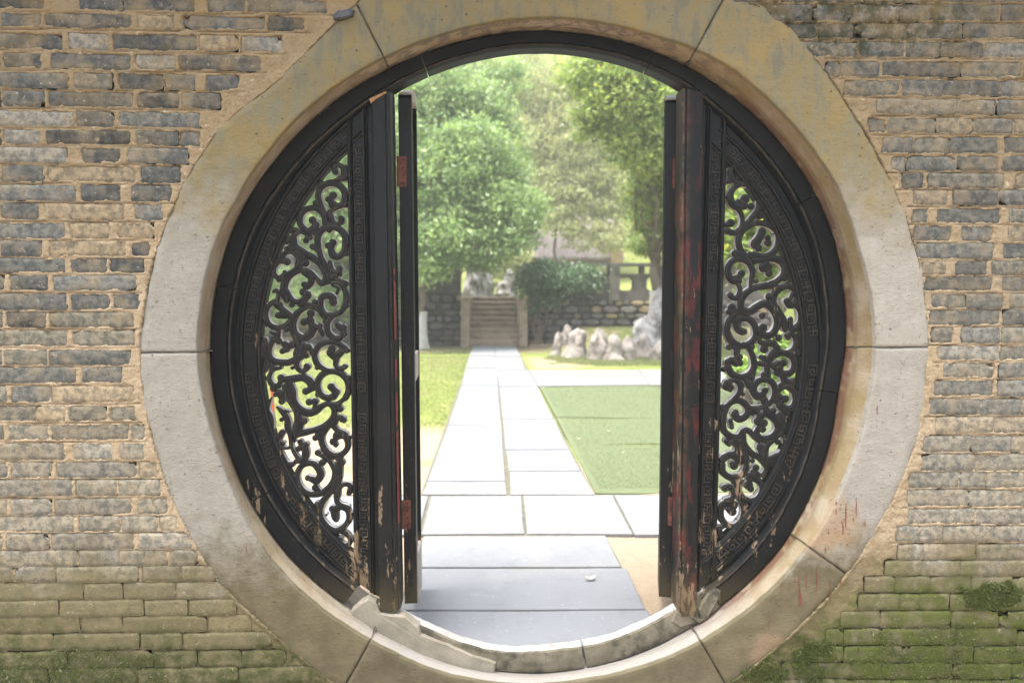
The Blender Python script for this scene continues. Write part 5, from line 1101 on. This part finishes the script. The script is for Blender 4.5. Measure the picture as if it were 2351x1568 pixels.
xw0, _ = P3(1058, 700, WYF); xw1, _ = P3(1211, 700, WYF)
_, zr = P3(1300, 690, WYF)
left_w = rubble('garden_wall', 'dark fieldstone garden wall left of the steps, behind the whitewashed trunk', -7.5, xw0, 1.45, 5)
right_w = rubble('garden_wall', 'dark fieldstone garden wall right of the steps, with openings along its top', xw1, 8.0, zr, 8)
# upper walls
M_UP = mat_simple('sooty_plaster', (.055, .052, .045), (.12, .11, .09), 2, .9, .5, .02, c3=(.03, .04, .02), s3=4)
_, zu = P3(1300, 604, WYF)
mb = MB(); mb.box(-7.5, xw0, WYF+.08, WYF+.45, 1.45, 2.35); mb.build('upper_wall', M_UP, left_w)
mb = MB(); mb.box(-7.5, xw0+.03, WYF-.02, WYF+.55, 2.35, 2.47); mb.build('coping', M_TILE, left_w)
def hole_wall(xa_, xb_, z0, z1, holes, y0, y1):
    # wall slab with rectangular (chamfered) holes, columns split at hole edges
    mb = MB(); E = sorted({xa_, xb_}|{h[0] for h in holes}|{h[1] for h in holes})
    for a, b in zip(E[:-1], E[1:]):
        hs = sorted([h for h in holes if h[0] <= a+1e-6 and h[1] >= b-1e-6], key=lambda h: h[2]); z = z0
        for h in hs: mb.box(a, b, y0, y1, z, h[2]); z = h[3]
        mb.box(a, b, y0, y1, z, z1)
    return mb
HO = []
for (a, b, c, d) in ((1213, 1255, 611, 628), (1262, 1336, 611, 628), (1347, 1400, 610, 628), (1423, 1473, 610, 629), (1482, 1514, 611, 629), (1524, 1580, 611, 629), (1600, 1680, 611, 629)):
    x0_, z1_ = P3(a, c, WYF); x1_, z0_ = P3(b, d, WYF); HO.append((x0_, x1_, z0_, z1_))
for (a, b, c, d) in ((1422, 1457, 637, 667), (1487, 1512, 637, 667), (1555, 1590, 637, 667)):
    x0_, z1_ = P3(a, c, WYF); x1_, z0_ = P3(b, d, WYF); HO.append((x0_, x1_, z0_, z1_))
mb = hole_wall(xw1, 8.0, zr, zu-.07, HO, WYF+.1, WYF+.42); mb.build('openwork_parapet', M_UP, right_w)
for h in HO[7:]:                                # cut corners of the small windows
    c = .07
    for sx, x in ((1, h[0]), (-1, h[1])):
        for sz, z in ((1, h[2]), (-1, h[3])):
            v = [(x, WYF+.099, z), (x+sx*c, WYF+.099, z), (x, WYF+.099, z+sz*c), (x, WYF+.421, z), (x+sx*c, WYF+.421, z), (x, WYF+.421, z+sz*c)]
            mesh_obj('window_corner', v, [(0, 1, 2), (3, 5, 4), (1, 4, 5, 2)], M_UP, right_w)
mb = MB(); mb.box(xw1-.02, 8.0, WYF-.04, WYF+.56, zu-.07, zu); mb.build('coping', M_TILE, right_w)
xq0, _ = P3(1400, 600, WYF); xq1, _ = P3(1423, 600, WYF)
mb = MB(); mb.box(xq0, xq1, WYF-.06, WYF+.5, zr, zu-.071); mb.build('pier', M_UP, right_w)
# low kerb line at the lawn edge right of the steps
xk0, yk = [float(q) for q in onZ(1216, 797, 0)]; xk1, _ = [float(q) for q in onZ(1275, 797, 0)]
mb = MB(); mb.box(xk0, xk1, yk, yk+.14, -.02, .07)
o = mb.build('kerb_stone', M_STEP); tag(o, 'low pale kerb stone between the steps and the first lake rock', 'kerb')

# ------------------------------------------------------------------ rocks
def rock(px0, px1, pyt, pyb, lean, seed, label, zb=None, mat=M_ROCK, pin=.5, Yf=None):
    rs = np.random.RandomState(seed); cx_ = (px0+px1)/2
    x, Y_ = [float(q) for q in onZ(cx_, pyb, zb if zb is not None else 0.)]
    base = Hh(np.array([x]), np.array([Y_]))[0] if zb is None else zb
    for _ in range(4):
        x, Y_ = [float(q) for q in onZ(cx_, pyb, base)]; base = float(Hh(np.array([x]), np.array([Y_]))[0])
    if Yf: Y_ = Yf; x, base = P3(cx_, pyb, Y_)
    xa_, _ = P3(px0, pyb, Y_); xb_, _ = P3(px1, pyb, Y_); _, zt_ = P3(cx_, pyt, Y_); H = zt_-base; R = (xb_-xa_)/2
    nu, nv = 26, 18; V = []
    for j in range(nv+1):
        v = j/nv; prof = (1-.34*v**1.2)*(1-v**5)**.5 if v < 1 else 0; prof *= 1+.10*math.sin(v*7+seed)
        for i in range(nu):
            a = i/nu*2*math.pi; k = 1.16+.75*float(fbm(math.cos(a)*1.3+seed*3.1, math.sin(a)*1.3+v*2.4+seed))-.18*abs(math.sin(a*2.5+v*2.5+seed))+.22*float(fbm(math.cos(a)*4+seed, math.sin(a)*4+v*7+seed, 3))
            V.append((x+R*prof*k*math.cos(a)*1.05+lean*R*v, Y_+R*.7*prof*k*math.sin(a), base-.08+(H+.08)*(v**.9)*(1+.10*float(fbm(math.cos(a)*1.2+9, math.sin(a)*1.2+seed))*v)))
    F = [q for q in grid_faces(nv+1, nu, True)]; F.append(tuple(range(nv*nu, nv*nu+nu))[::-1])
    F = [q[::-1] for q in F]
    o = mesh_obj('lake_rock', V, F, mat, smooth=True); tag(o, label, 'rock', 'pale standing lake rocks edging the grass mound')
    return o
zz = lambda X_, Y_: ((1420+X_/2.399)*B7, (850+Y_/2.399)*B7)
for i, (a, b, c, d, le, lab) in enumerate([
    (1240, 1335, 755, 950, .35, 'leftmost of the low standing lake rocks, leaning right'), (1310, 1415, 697, 905, .3, 'slim lake rock just behind the leftmost one, peak rounded'),
    (1345, 1535, 728, 970, .35, 'tall wedge shaped lake rock with the sloping left side'), (1555, 1715, 728, 990, .1, 'tallest round topped pale lake rock in the front row'),
    (1690, 1850, 780, 992, .0, 'broad dark topped lake rock right of the tallest round one'), (1845, 1970, 793, 990, -.3, 'hunched lake rock leaning left, right of the dark topped one'),
    (1968, 2090, 768, 972, -.2, 'narrow peaked lake rock below the big white boulder'), (2105, 2240, 828, 992, .0, 'low lake rock next to the right door leaf, at the row end')]):
    p0 = zz(a, c); p1 = zz(b, d); rock(p0[0], p1[0], p0[1], p1[1], le, i*3+2, lab)
M_WROCK = mat_simple('white_limestone_boulder', (.28, .27, .265), (.45, .44, .43), 3, .85, .8, .04, c3=(.17, .15, .14), s3=5, th=(.48, .62))
p0 = zz(1950, 610); p1 = zz(2200, 850); rock(p0[0], p1[0], p0[1], p1[1], .1, 41, 'big white boulder at the foot of the right hand tree', mat=M_WROCK, Yf=13.6)
p0 = zz(2060, 380); p1 = zz(2250, 830); rock(p0[0], p1[0], p0[1], p1[1], .25, 44, 'tall white lake rock beside the right door leaf, in front of the trunk', mat=M_WROCK, Yf=14.2)
p0 = zz(2170, 560); p1 = zz(2420, 900); rock(p0[0], p1[0], p0[1], p1[1], .1, 47, 'large white boulder showing through the right openwork panel', mat=M_WROCK, Yf=13.4)
for i, (a, b, c, d, lab) in enumerate([(1060, 1160, 780, 850, 'flat grey block lying against the wall right of the steps')]):
    p0 = zz(a, c); p1 = zz(b, d); xx, yy = [float(q) for q in onZ((p0[0]+p1[0])/2, p1[1], 0)]; x0_, _ = P3(p0[0], p1[1], yy); x1_, _ = P3(p1[0], p1[1], yy); _, zt_ = P3(p0[0], p0[1], yy)
    v, f = box_vf(x0_, x1_, yy, yy+.4, -.02, zt_); v[4] = (v[4][0]+.12, v[4][1]+.06, v[4][2]-.02); v[5] = (v[5][0]-.22, v[5][1]+.05, v[5][2]-.06); o = mesh_obj('stone_block', v, f, STC[1]); tag(o, lab, 'stone block')
M_ROCK2 = mat_simple('pale_terrace_rock', (.20, .19, .18), (.36, .34, .33), 3.2, .9, .9, .05, c3=(.10, .10, .08), s3=5, th=(.45, .6))
# pale rockery on the terrace seen through the stair gap
for i, (a, b, c, d) in enumerate([(500, 640, 190, 420), (600, 700, 150, 415), (660, 760, 260, 420), (770, 900, 330, 418), (840, 940, 230, 400), (560, 620, 330, 425)]):
    p0 = zz(a, c); p1 = zz(b, d); x_, y_ = 0, 19.6+i*.3; zb_ = float(Hh(np.array([0.]), np.array([y_]))[0]); xa_, _ = P3(p0[0], p1[1], y_); xb_, _ = P3(p1[0], p1[1], y_); _, zt_ = P3(p0[0], p0[1], y_)
    R = (xb_-xa_)/2*1.15; H = zt_-zb_+.1; V = []; nu, nv = 20, 14
    for j in range(nv+1):
        v = j/nv; pr = (1-.28*v)*(1-v**6)**.5 if v < 1 else 0
        for k in range(nu):
            t_ = k/nu*6.2832; q = 1+.7*float(fbm(math.cos(t_)*1.5+i*4, math.sin(t_)*1.5+v*4)); V.append(((xa_+xb_)/2+R*pr*q*math.cos(t_), y_+R*pr*q*math.sin(t_), zb_-.1+H*v))
    F = [q[::-1] for q in grid_faces(nv+1, nu, True)]; o = mesh_obj('terrace_rock', V, F, M_ROCK2, smooth=True)
    tag(o, ['pale rock furthest left on the terrace above the steps', 'highest pale rock on the terrace above the steps', 'mid height pale rock centred above the steps', 'low rounded rock right of centre above the steps', 'pinkish grey rock at the right side of the stair gap', 'small low rock at the left of the stair gap'][i], 'rock', 'rockery on the terrace')

# ------------------------------------------------------------------ trees
def leaves(clusters, n, size, up=.5, clump=.3, per=36, seed=0):
    rs = np.random.RandomState(seed); C = np.array(clusters, float)       # x,y,z,rx,ry,rz
    vol = C[:, 3]*C[:, 4]*C[:, 5]; k = rs.choice(len(C), n//per, p=(vol/vol.sum())); d = rs.randn(len(k), 3); d /= np.linalg.norm(d, axis=1)[:, None]
    r = rs.rand(len(k))**.38; cc = C[k, :3]+d*r[:, None]*C[k, 3:]; cs = rs.rand(len(k)); crad = clump*(.6+.8*rs.rand(len(k)))
    pp = np.repeat(cc, per, 0)+rs.randn(len(cc)*per, 3)*np.repeat(crad, per)[:, None]*np.array([1, 1, .55])*.6
    N = len(pp); nrm = rs.randn(N, 3)*(1-up)+np.array([0, -.25, up]); nrm /= np.linalg.norm(nrm, axis=1)[:, None]
    t_ = np.cross(nrm, rs.randn(N, 3)); t_ /= np.linalg.norm(t_, axis=1)[:, None]; b_ = np.cross(nrm, t_); s = size*(.6+.8*rs.rand(N))[:, None]
    V = np.stack([pp-t_*s, pp-b_*s*.42, pp+t_*s, pp+b_*s*.42], 1)
    tint = np.clip(np.repeat(cs, per)*.6+rs.rand(N)*.4, 0, 1); tint = np.where(rs.rand(N) < .02, 1., tint*.92)
    return V, tint
def limb(mb, a, b, r0, r1, k=7, seg=5, wob=.06, seed=0):
    rs = np.random.RandomState(seed); a = np.array(a, float); b = np.array(b, float); L = np.linalg.norm(b-a); P = []
    o = len(mb.v); V = []
    for i in range(seg+1):
        u = i/seg; c = a+(b-a)*u+(rs.randn(3)*wob*L*math.sin(u*math.pi)); r = r0+(r1-r0)*u
        if i == 0 and r0 > .1: r *= 1.35
        for j in range(k): t_ = j/k*6.2832; V.append((c[0]+r*math.cos(t_), c[1]+r*math.sin(t_), c[2]))
    mb.add(V, grid_faces(seg+1, k, True)); return
M_BARK = mat_simple('grey_brown_bark', (.09, .07, .05), (.17, .14, .11), 6, .95, .9, .02, (1, 1, .3))
M_WASH = mat_simple('whitewashed_bark', (.42, .41, .38), (.54, .53, .50), 5, .9, .7, .015, c3=(.35, .32, .26), s3=8)
L1 = mat_leaf('broad_green_leaves', (.11, .19, .065), (.40, .51, .22), None, .5)
L2 = mat_leaf('bright_green_leaves', (.11, .18, .035), (.46, .54, .17), (.60, .50, .09), .55)
L3 = mat_leaf('pale_feathery_leaves', (.30, .32, .15), (.52, .53, .30), None, .5)
L4 = mat_leaf('dark_shrub_leaves', (.035, .075, .03), (.12, .21, .08), None, .25)
L5 = mat_leaf('hillside_leaves', (.19, .27, .12), (.40, .49, .26), None, .5)
def cl(px, py, Y_, rx, rz, ry=None):
    x, z = P3(px, py, Y_); s = (Y_-CAM[1])/FPX; return (x, Y_, z, rx*s, (ry if ry else rx*s*.9), rz*s)
def tree(name, label, base, trunk_top, r, clusters, n, size, mat, seed, wash=0, **kw):
    P = thing(name, label, 'tree', base); mb = MB(); limb(mb, (0, 0, -.1), np.array(trunk_top)-np.array(base), r, r*.6, 10, 7, .03, seed)
    c0 = np.array(trunk_top)-np.array(base)
    for i, c in enumerate(clusters):
        q = np.array(c[:3])-np.array(base)
        if abs(q[0]) > 1.3: continue
        limb(mb, c0*(.75+.25*((i*37) % 10)/10), q, r*.38, r*.08, 6, 6, .07, seed+i)
        for j in range(3): rs = np.random.RandomState(seed*9+i*3+j); limb(mb, q*.6+c0*.4, q+rs.randn(3)*np.array(c[3:])*.6, r*.12, r*.03, 4, 4, .08, seed+i+j)
    mb.build('trunk', M_BARK, P, smooth=True)
    if wash:
        w_ = MB(); V = []
        for i in range(9):
            u = i/8; zc = -.05+wash*u; fl = 1.06+.75*(1-u)**3; f_ = zc/c0[2]
            for j in range(16):
                t_ = j/16*6.2832; rr_ = r*(fl+.13*fl*math.sin(3*t_+1)*(1-u)+.02); V.append((c0[0]*f_+rr_*math.cos(t_), c0[1]*f_+rr_*math.sin(t_), zc))
        w_.add(V, grid_faces(9, 16, True)); w_.build('whitewash', M_WASH, P, smooth=True)
    V, ti = leaves(clusters, n, size, seed=seed, **kw); V = V-np.array(base); fast_quads('crown', V, mat, P, attr={'tint': ti}); return P
# left tree, whitewashed trunk
bx_, by_ = [float(q) for q in onZ(962, 799, 0)]; Yt = by_
tree('broadleaf_tree', 'leafy green tree with whitewashed trunk left of the steps', (bx_, by_, 0), (bx_+.15, by_, 2.4), .15,
     [cl(1010, 240, Yt+1.5, 120, 85), cl(1080, 360, Yt, 110, 85), cl(1010, 420, Yt-.5, 110, 80), cl(1150, 480, Yt-.4, 95, 62), cl(1020, 540, Yt-1, 95, 75), cl(1120, 560, Yt-.8, 85, 50), cl(1000, 620, Yt-1.2, 52, 38), cl(1105, 612, Yt-.3, 40, 24), cl(1180, 530, Yt, 70, 50), cl(1215, 470, Yt+.6, 42, 36), cl(1150, 400, Yt+.8, 60, 50), cl(1100, 250, Yt+1.6, 75, 60), cl(1150, 190, Yt+3, 60, 60), cl(1160, 330, Yt+2, 50, 60), cl(880, 400, Yt, 110, 150), cl(860, 560, Yt-.5, 90, 60), cl(760, 480, Yt+.5, 100, 120), cl(700, 330, Yt+1, 110, 110), cl(940, 300, Yt+1, 90, 100)],
     140000, .062, L1, 11, wash=1.0, clump=.27)
# right tree
Yr = 14.7; bx2, _ = P3(1508, 700, Yr)
tree('broadleaf_tree', 'bright green tree with whitewashed trunk rising behind the white boulder', (bx2, Yr, .38), (bx2-.05, Yr, 2.5), .15,
     [cl(1400, 175, Yr-2.5, 105, 55), cl(1470, 230, Yr-3, 105, 80), cl(1380, 240, Yr-2.5, 65, 55), cl(1470, 330, Yr-3, 70, 70), cl(1490, 130, Yr-2, 100, 60), cl(1440, 300, Yr-2.5, 50, 55), cl(1490, 430, Yr-1, 45, 40), cl(1500, 500, Yr-.8, 50, 40), cl(1480, 560, Yr, 34, 22), cl(1600, 350, Yr-2, 120, 130), cl(1720, 250, Yr-2, 120, 120), cl(1640, 520, Yr-1, 110, 60), cl(1330, 165, Yr-2.2, 55, 38), cl(1500, 385, Yr-2.5, 48, 40), cl(1440, 180, Yr-3, 90, 60), cl(1500, 290, Yr-3.2, 60, 90), cl(1360, 300, Yr-2.5, 35, 30), cl(1490, 450, Yr-1.5, 50, 50)],
     110000, .058, L2, 23, wash=1.15, clump=.24, up=.35)
# pale feathery trees on the terrace
tree('feathery_tree', 'pale feathery tree in the middle distance, between two green trees', (P3(1280, 560, 27)[0], 27, 2.), (P3(1275, 330, 27)[0], 27, 7), .07,
     [cl(1250, 230, 27, 100, 90), cl(1200, 340, 26.5, 90, 70), cl(1330, 330, 26, 100, 90), cl(1280, 430, 25.6, 75, 55), cl(1380, 440, 25.5, 90, 75), cl(1400, 540, 25, 70, 40), cl(1330, 545, 25.2, 48, 34), cl(1290, 500, 25.2, 55, 40), cl(1260, 480, 26, 60, 45), cl(1340, 180, 27, 90, 70), cl(1200, 170, 28, 90, 60)],
     90000, .07, L3, 31, clump=.34, up=.2)
tree('feathery_tree', 'yellow green feathery tree filling the top left of the view behind the leafy one', (P3(1010, 560, 33)[0], 33, 3.), (P3(1060, 300, 33)[0], 33, 9), .25,
     [cl(1080, 160, 33, 130, 80), cl(980, 140, 34, 120, 80), cl(1150, 130, 35, 120, 60), cl(1130, 260, 33, 80, 80)],
     50000, .085, mat_leaf('yellow_green_leaves', (.17, .23, .08), (.42, .48, .20), None, .5), 37, clump=.4, up=.35)
tree('willow_tree', 'small light green weeping tree above the top of the steps', (P3(1180, 650, 23)[0], 23.6, 1.3), (P3(1190, 600, 23)[0], 23.6, 2.4), .07,
     [cl(1150, 608, 23.4, 40, 32), cl(1185, 590, 23.4, 34, 26), cl(1125, 590, 23.6, 30, 22), cl(1190, 645, 23.4, 14, 26)], 9000, .05, L3, 41, clump=.2)
# background trees on the slope (shared crown)
bp = thing('background_tree', 'pale green tree in the blurred wooded slope behind the garden', 'tree', (0, 0, 0), 'trees on the far slope')
V, ti = leaves([(0, 0, 5.2, 2.8, 2.8, 2.2), (1.8, 0, 4.0, 2, 2, 1.6), (-1.7, .6, 3.9, 2, 2, 1.5), (.4, -.8, 6.8, 1.9, 1.9, 1.6), (0, 0, 3, 2.4, 2.4, 1.5)], 26000, .12, seed=5, clump=.5); cr = fast_quads('crown', V, L5, bp, attr={'tint': ti})
mb = MB(); limb(mb, (0, 0, -.5), (0, 0, 5.5), .22, .1); tk = mb.build('trunk', M_BARK, bp, smooth=True)
spots = [(-13, 38, 1.1), (-7, 36, 1.1), (-2, 40, 1.2), (3.5, 39, 1.2), (9, 37, 1.1), (15, 39, 1.2), (-17, 50, 1.4), (-10, 52, 1.5), (-4, 50, 1.5), (2, 53, 1.6), (8, 51, 1.5), (15, 53, 1.6), (22, 50, 1.5), (-24, 48, 1.5), (-20, 66, 2), (-11, 68, 2), (-2, 66, 2), (7, 68, 2.1), (16, 67, 2), (26, 66, 2), (-30, 66, 2)]
for i, (x, y, s) in enumerate(spots):
    if i == 0: o = bp
    else:
        o = bp.copy(); COL.objects.link(o)
        for ch in (cr, tk): c_ = ch.copy(); c_.parent = o; COL.objects.link(c_)
    o.location = (x, y, float(Hh(np.array([x*1.]), np.array([y*1.]))[0])-.2); o.scale = (s*1.15, s, s); o.rotation_euler = (0, 0, i*1.3)
# far wood as one mass
rs = np.random.RandomState(77); fc = []
for i in range(120):
    x = rs.uniform(-60, 60); y = rs.uniform(72, 100); fc.append((x, y, float(Hh(np.array([x]), np.array([y]))[0])+3, 5, 4, 4))
V, ti = leaves(fc, 60000, .32, seed=9, clump=1.2); fast_quads('far_wood', V, L5, kind='stuff', attr={'tint': ti})
# shrubs
def shrub(label, cls, n, size, mat, seed, name='shrub', **kw):
    c = np.array(cls)[0]; base = np.array([c[0], c[1], kw.pop('z0', 0)]); P = thing(name, label, 'shrub', tuple(base)); V, ti = leaves(cls, n, size, seed=seed, **kw); fast_quads('foliage', V-base, mat, P, attr={'tint': ti})
    mb = MB()
    for i, q in enumerate(cls): limb(mb, (0, 0, 0), np.array(q[:3])-base, .03, .01, 5, 4, .08, seed+i)
    mb.build('stems', M_BARK, P); return P
shrub('dark green shrub spilling over the wall right of the steps', [cl(1235, 635, WYF-.4, 40, 24), cl(1290, 648, WYF-.4, 52, 26), cl(1212, 655, WYF-.4, 20, 30), cl(1330, 630, WYF-.2, 42, 18), cl(1262, 690, WYF-.3, 30, 16), cl(1255, 612, WYF-.2, 30, 12), cl(1355, 655, WYF-.2, 22, 12), cl(1225, 700, WYF-.3, 14, 20)], 13000, .055, L4, 51, clump=.26)
shrub('green shrub against the wall left of the whitewashed trunk', [cl(900, 700, WYF-.7, 50, 45), cl(820, 680, WYF-.7, 60, 60), cl(720, 690, WYF-.7, 60, 60), cl(640, 680, WYF-.7, 60, 70)], 16000, .05, L1, 53, clump=.25)
shrub('bright leafy bush seen through the upper right openwork panel', [cl(1720, 520, 6, 80, 90), cl(1790, 620, 6.2, 60, 70), cl(1700, 400, 6.3, 60, 80), cl(1850, 500, 6.5, 90, 120)], 14000, .05, L2, 57, clump=.2)
shrub('low bright bush seen through the middle of the right openwork panel', [cl(1740, 850, 5.2, 45, 26), cl(1800, 800, 5.4, 50, 30), cl(1830, 900, 5.0, 40, 40)], 7000, .035, mat_leaf('lime_leaves', (.12, .22, .03), (.30, .42, .08), None, .35), 59, clump=.12)
# house behind the wall
hs = thing('garden_house', 'pale tiled garden house roof showing between the trees behind the wall', 'house')
YH = 29.; x0_, ze = P3(1218, 592, YH); x1_, _ = P3(1428, 592, YH); _, zrg = P3(1300, 495, YH+1.6)
M_HW = mat_simple('ochre_plaster', (.34, .25, .11), (.40, .30, .15), 3, .9, .3, .01); M_ROOF = mat_simple('pinkish_grey_tiles', (.24, .20, .19), (.34, .29, .27), 2, .9, .5, .01)
mb = MB(); mb.box(x0_+.15, x1_-.1, YH+.3, YH+3, 1.5, ze+.1); mb.build('wall', M_HW, hs)
mb = MB(); nR = 22
for i in range(nR):
    a = x0_-.1+(x1_-x0_+.2)*i/nR; b = a+(x1_-x0_+.2)/nR*.62; d_ = .05
    mb.add([(a, YH, ze+.05), (b, YH, ze+.05), (b, YH+1.7, zrg+.05), (a, YH+1.7, zrg+.05), (a, YH, ze), (b, YH, ze), (b, YH+1.7, zrg), (a, YH+1.7, zrg)], [(0, 1, 2, 3), (0, 4, 5, 1), (0, 3, 7, 4), (1, 5, 6, 2)])
mb.build('roof_tiles', M_ROOF, hs, kind='stuff')
v = [(x0_-.1, YH, ze), (x1_+.1, YH, ze), (x1_+.1, YH+1.7, zrg), (x0_-.1, YH+1.7, zrg), (x1_+.1, YH+3.4, ze), (x0_-.1, YH+3.4, ze), (x0_-.1, YH, ze-.08), (x1_+.1, YH, ze-.08)]
mesh_obj('roof', v, [(0, 1, 2, 3), (3, 2, 4, 5), (6, 7, 1, 0), (6, 0, 5), (7, 4, 1)], M_ROOF, hs)
x2_, _ = P3(1404, 580, YH-.3); x3_, _ = P3(1430, 580, YH-.3); _, z2_ = P3(1404, 555, YH-.3); _, z3_ = P3(1404, 604, YH-.3)
mb = MB(); mb.box(x2_, x3_, YH-.3, YH+.28, 1.5, z2_); mb.build('porch_wall', M_HW, hs)
# red stake and pale post seen through the left panel
M_RED = mat_simple('red_painted_wood', (.42, .05, .03), (.50, .09, .05), 8, .6, .2, .002)
xa_, ya_ = [float(q) for q in onZ(630, 975, 0)]; mb = MB(); limb(mb, (0, 0, 0), (P3(617, 815, ya_)[0]-xa_, 0, P3(617, 815, ya_)[1]), .016, .016, 8, 2, 0)
o = mb.build('garden_stake', M_RED, smooth=True); o.location = (xa_, ya_, 0); tag(o, 'thin leaning red stake on the lawn, seen through the left panel', 'stake')
# fallen leaves on the slabs and sand
M_DRY = mat_simple('dry_leaf', (.50, .42, .25), (.60, .52, .34), 30, .8, .3, .002)
LV = [(1356, 1330, 30, 8, 'long pale dry leaf lying on the slab just beyond the sill'), (1456, 1328, 12, 8, 'small curled leaf on the sand right of the slabs'), (1470, 1335, 10, 8, 'pale leaf scrap on the sand beside the curled leaf'), (1200, 1192, 7, 4, 'tiny dark leaf on the crosswise slab row'), (1328, 1008, 10, 4, 'pale fallen leaf near the turf edge'), (1222, 978, 9, 4, 'little leaf on the turf middle strip corner'), (1450, 860, 9, 3, 'brown leaf on the far crosswise path'), (1397, 990, 9, 4, 'yellow leaf on the middle of the turf'), (1430, 1040, 8, 4, 'yellow leaf on the nearest turf strip'), (1225, 1176, 6, 3, 'reddish leaf bit on the right paving column')]
for i, (a, b, w_, h_, lab) in enumerate(LV):
    z0_ = .040; x_, y_ = [float(q) for q in onZ(a, b, z0_)]; s = (y_-CAM[1])/FPX; L_ = w_*s*.5; an = .35*math.sin(i*5+2)
    V = []; 
    for u in np.linspace(-1, 1, 7):
        hw = .2*L_*(1-u*u)+.0006; cx_, cy_ = u*L_, .25*L_*u*u
        for sg in (-1, 0, 1): V.append((math.cos(an)*cx_-math.sin(an)*(cy_+sg*hw*2), math.sin(an)*cx_+math.cos(an)*(cy_+sg*hw*2), .003+.012*abs(u)*(L_/.04)+(.004 if sg else 0)))
    o = mesh_obj('fallen_leaf', V, grid_faces(7, 3), M_DRY if i != 3 else M_BARK, smooth=True); o.location = (x_, y_, z0_ if i not in (1, 2) else .004); tag(o, lab, 'leaf', 'fallen leaves on the ground')
# ------------------------------------------------------------------ moss cushions on the wall
def moss(name, regs, n, mat):
    rs = np.random.RandomState(5); P = []
    for (a, b, c, d, k) in regs:
        q = int(n*k); px = rs.uniform(a, b, q); py = rs.uniform(c, d, q); u = (px-(a+b)/2)/(b-a)*2; v = (py-(c+d)/2)/(d-c)*2; m = (u*u+v*v+fbm(px*.03, py*.05)*1.4) < .75
        x, z = onY(px[m], py[m], 0.); P.append(np.c_[x, np.full(len(x), -.003), z])
    P = np.concatenate(P); N = len(P); bump = np.abs(fbm(P[:, 0]*35, P[:, 2]*35))*.012; P[:, 1] -= bump*rs.rand(N)
    d = rs.randn(N, 3)*.0035+np.array([0, -.004, .002]); s = rs.randn(N, 3); s /= np.linalg.norm(s, axis=1)[:, None]; s *= .0011
    V = np.stack([P-s, P+s, P+d*rs.uniform(.6, 1.6, N)[:, None]], 1); fast_quads(name, V, mat, kind='stuff', attr={'tint': rs.rand(N)}, n=3)
M_MOSS = mat_leaf('moss', (.035, .052, .010), (.12, .15, .032), None, .15)
moss('moss', [(1700, 1800, 1500, 1600, .10), (1800, 1920, 1455, 1580, .22), (2180, 2351, 1330, 1400, .2), (1950, 2400, 1430, 1600, .16), (-30, 420, 1480, 1600, .13)], 60000, M_MOSS)

# ------------------------------------------------------------------ soft air over the garden
ht = bpy.data.materials.new('haze_air'); ht.use_nodes = True; hn = ht.node_tree.nodes; hn.remove(hn['Principled BSDF'])
pv = hn.new('ShaderNodeVolumePrincipled'); pv.inputs['Color'].default_value = (.97, .98, .93, 1); pv.inputs['Density'].default_value = .0035; pv.inputs['Anisotropy'].default_value = .2
ht.node_tree.links.new(pv.outputs[0], hn['Material Output'].inputs['Volume'])
v, f = box_vf(-95, 95, -10, 125, -1.4, 52); o = mesh_obj('haze', v, f, ht, kind='stuff'); o.display_type = 'WIRE'
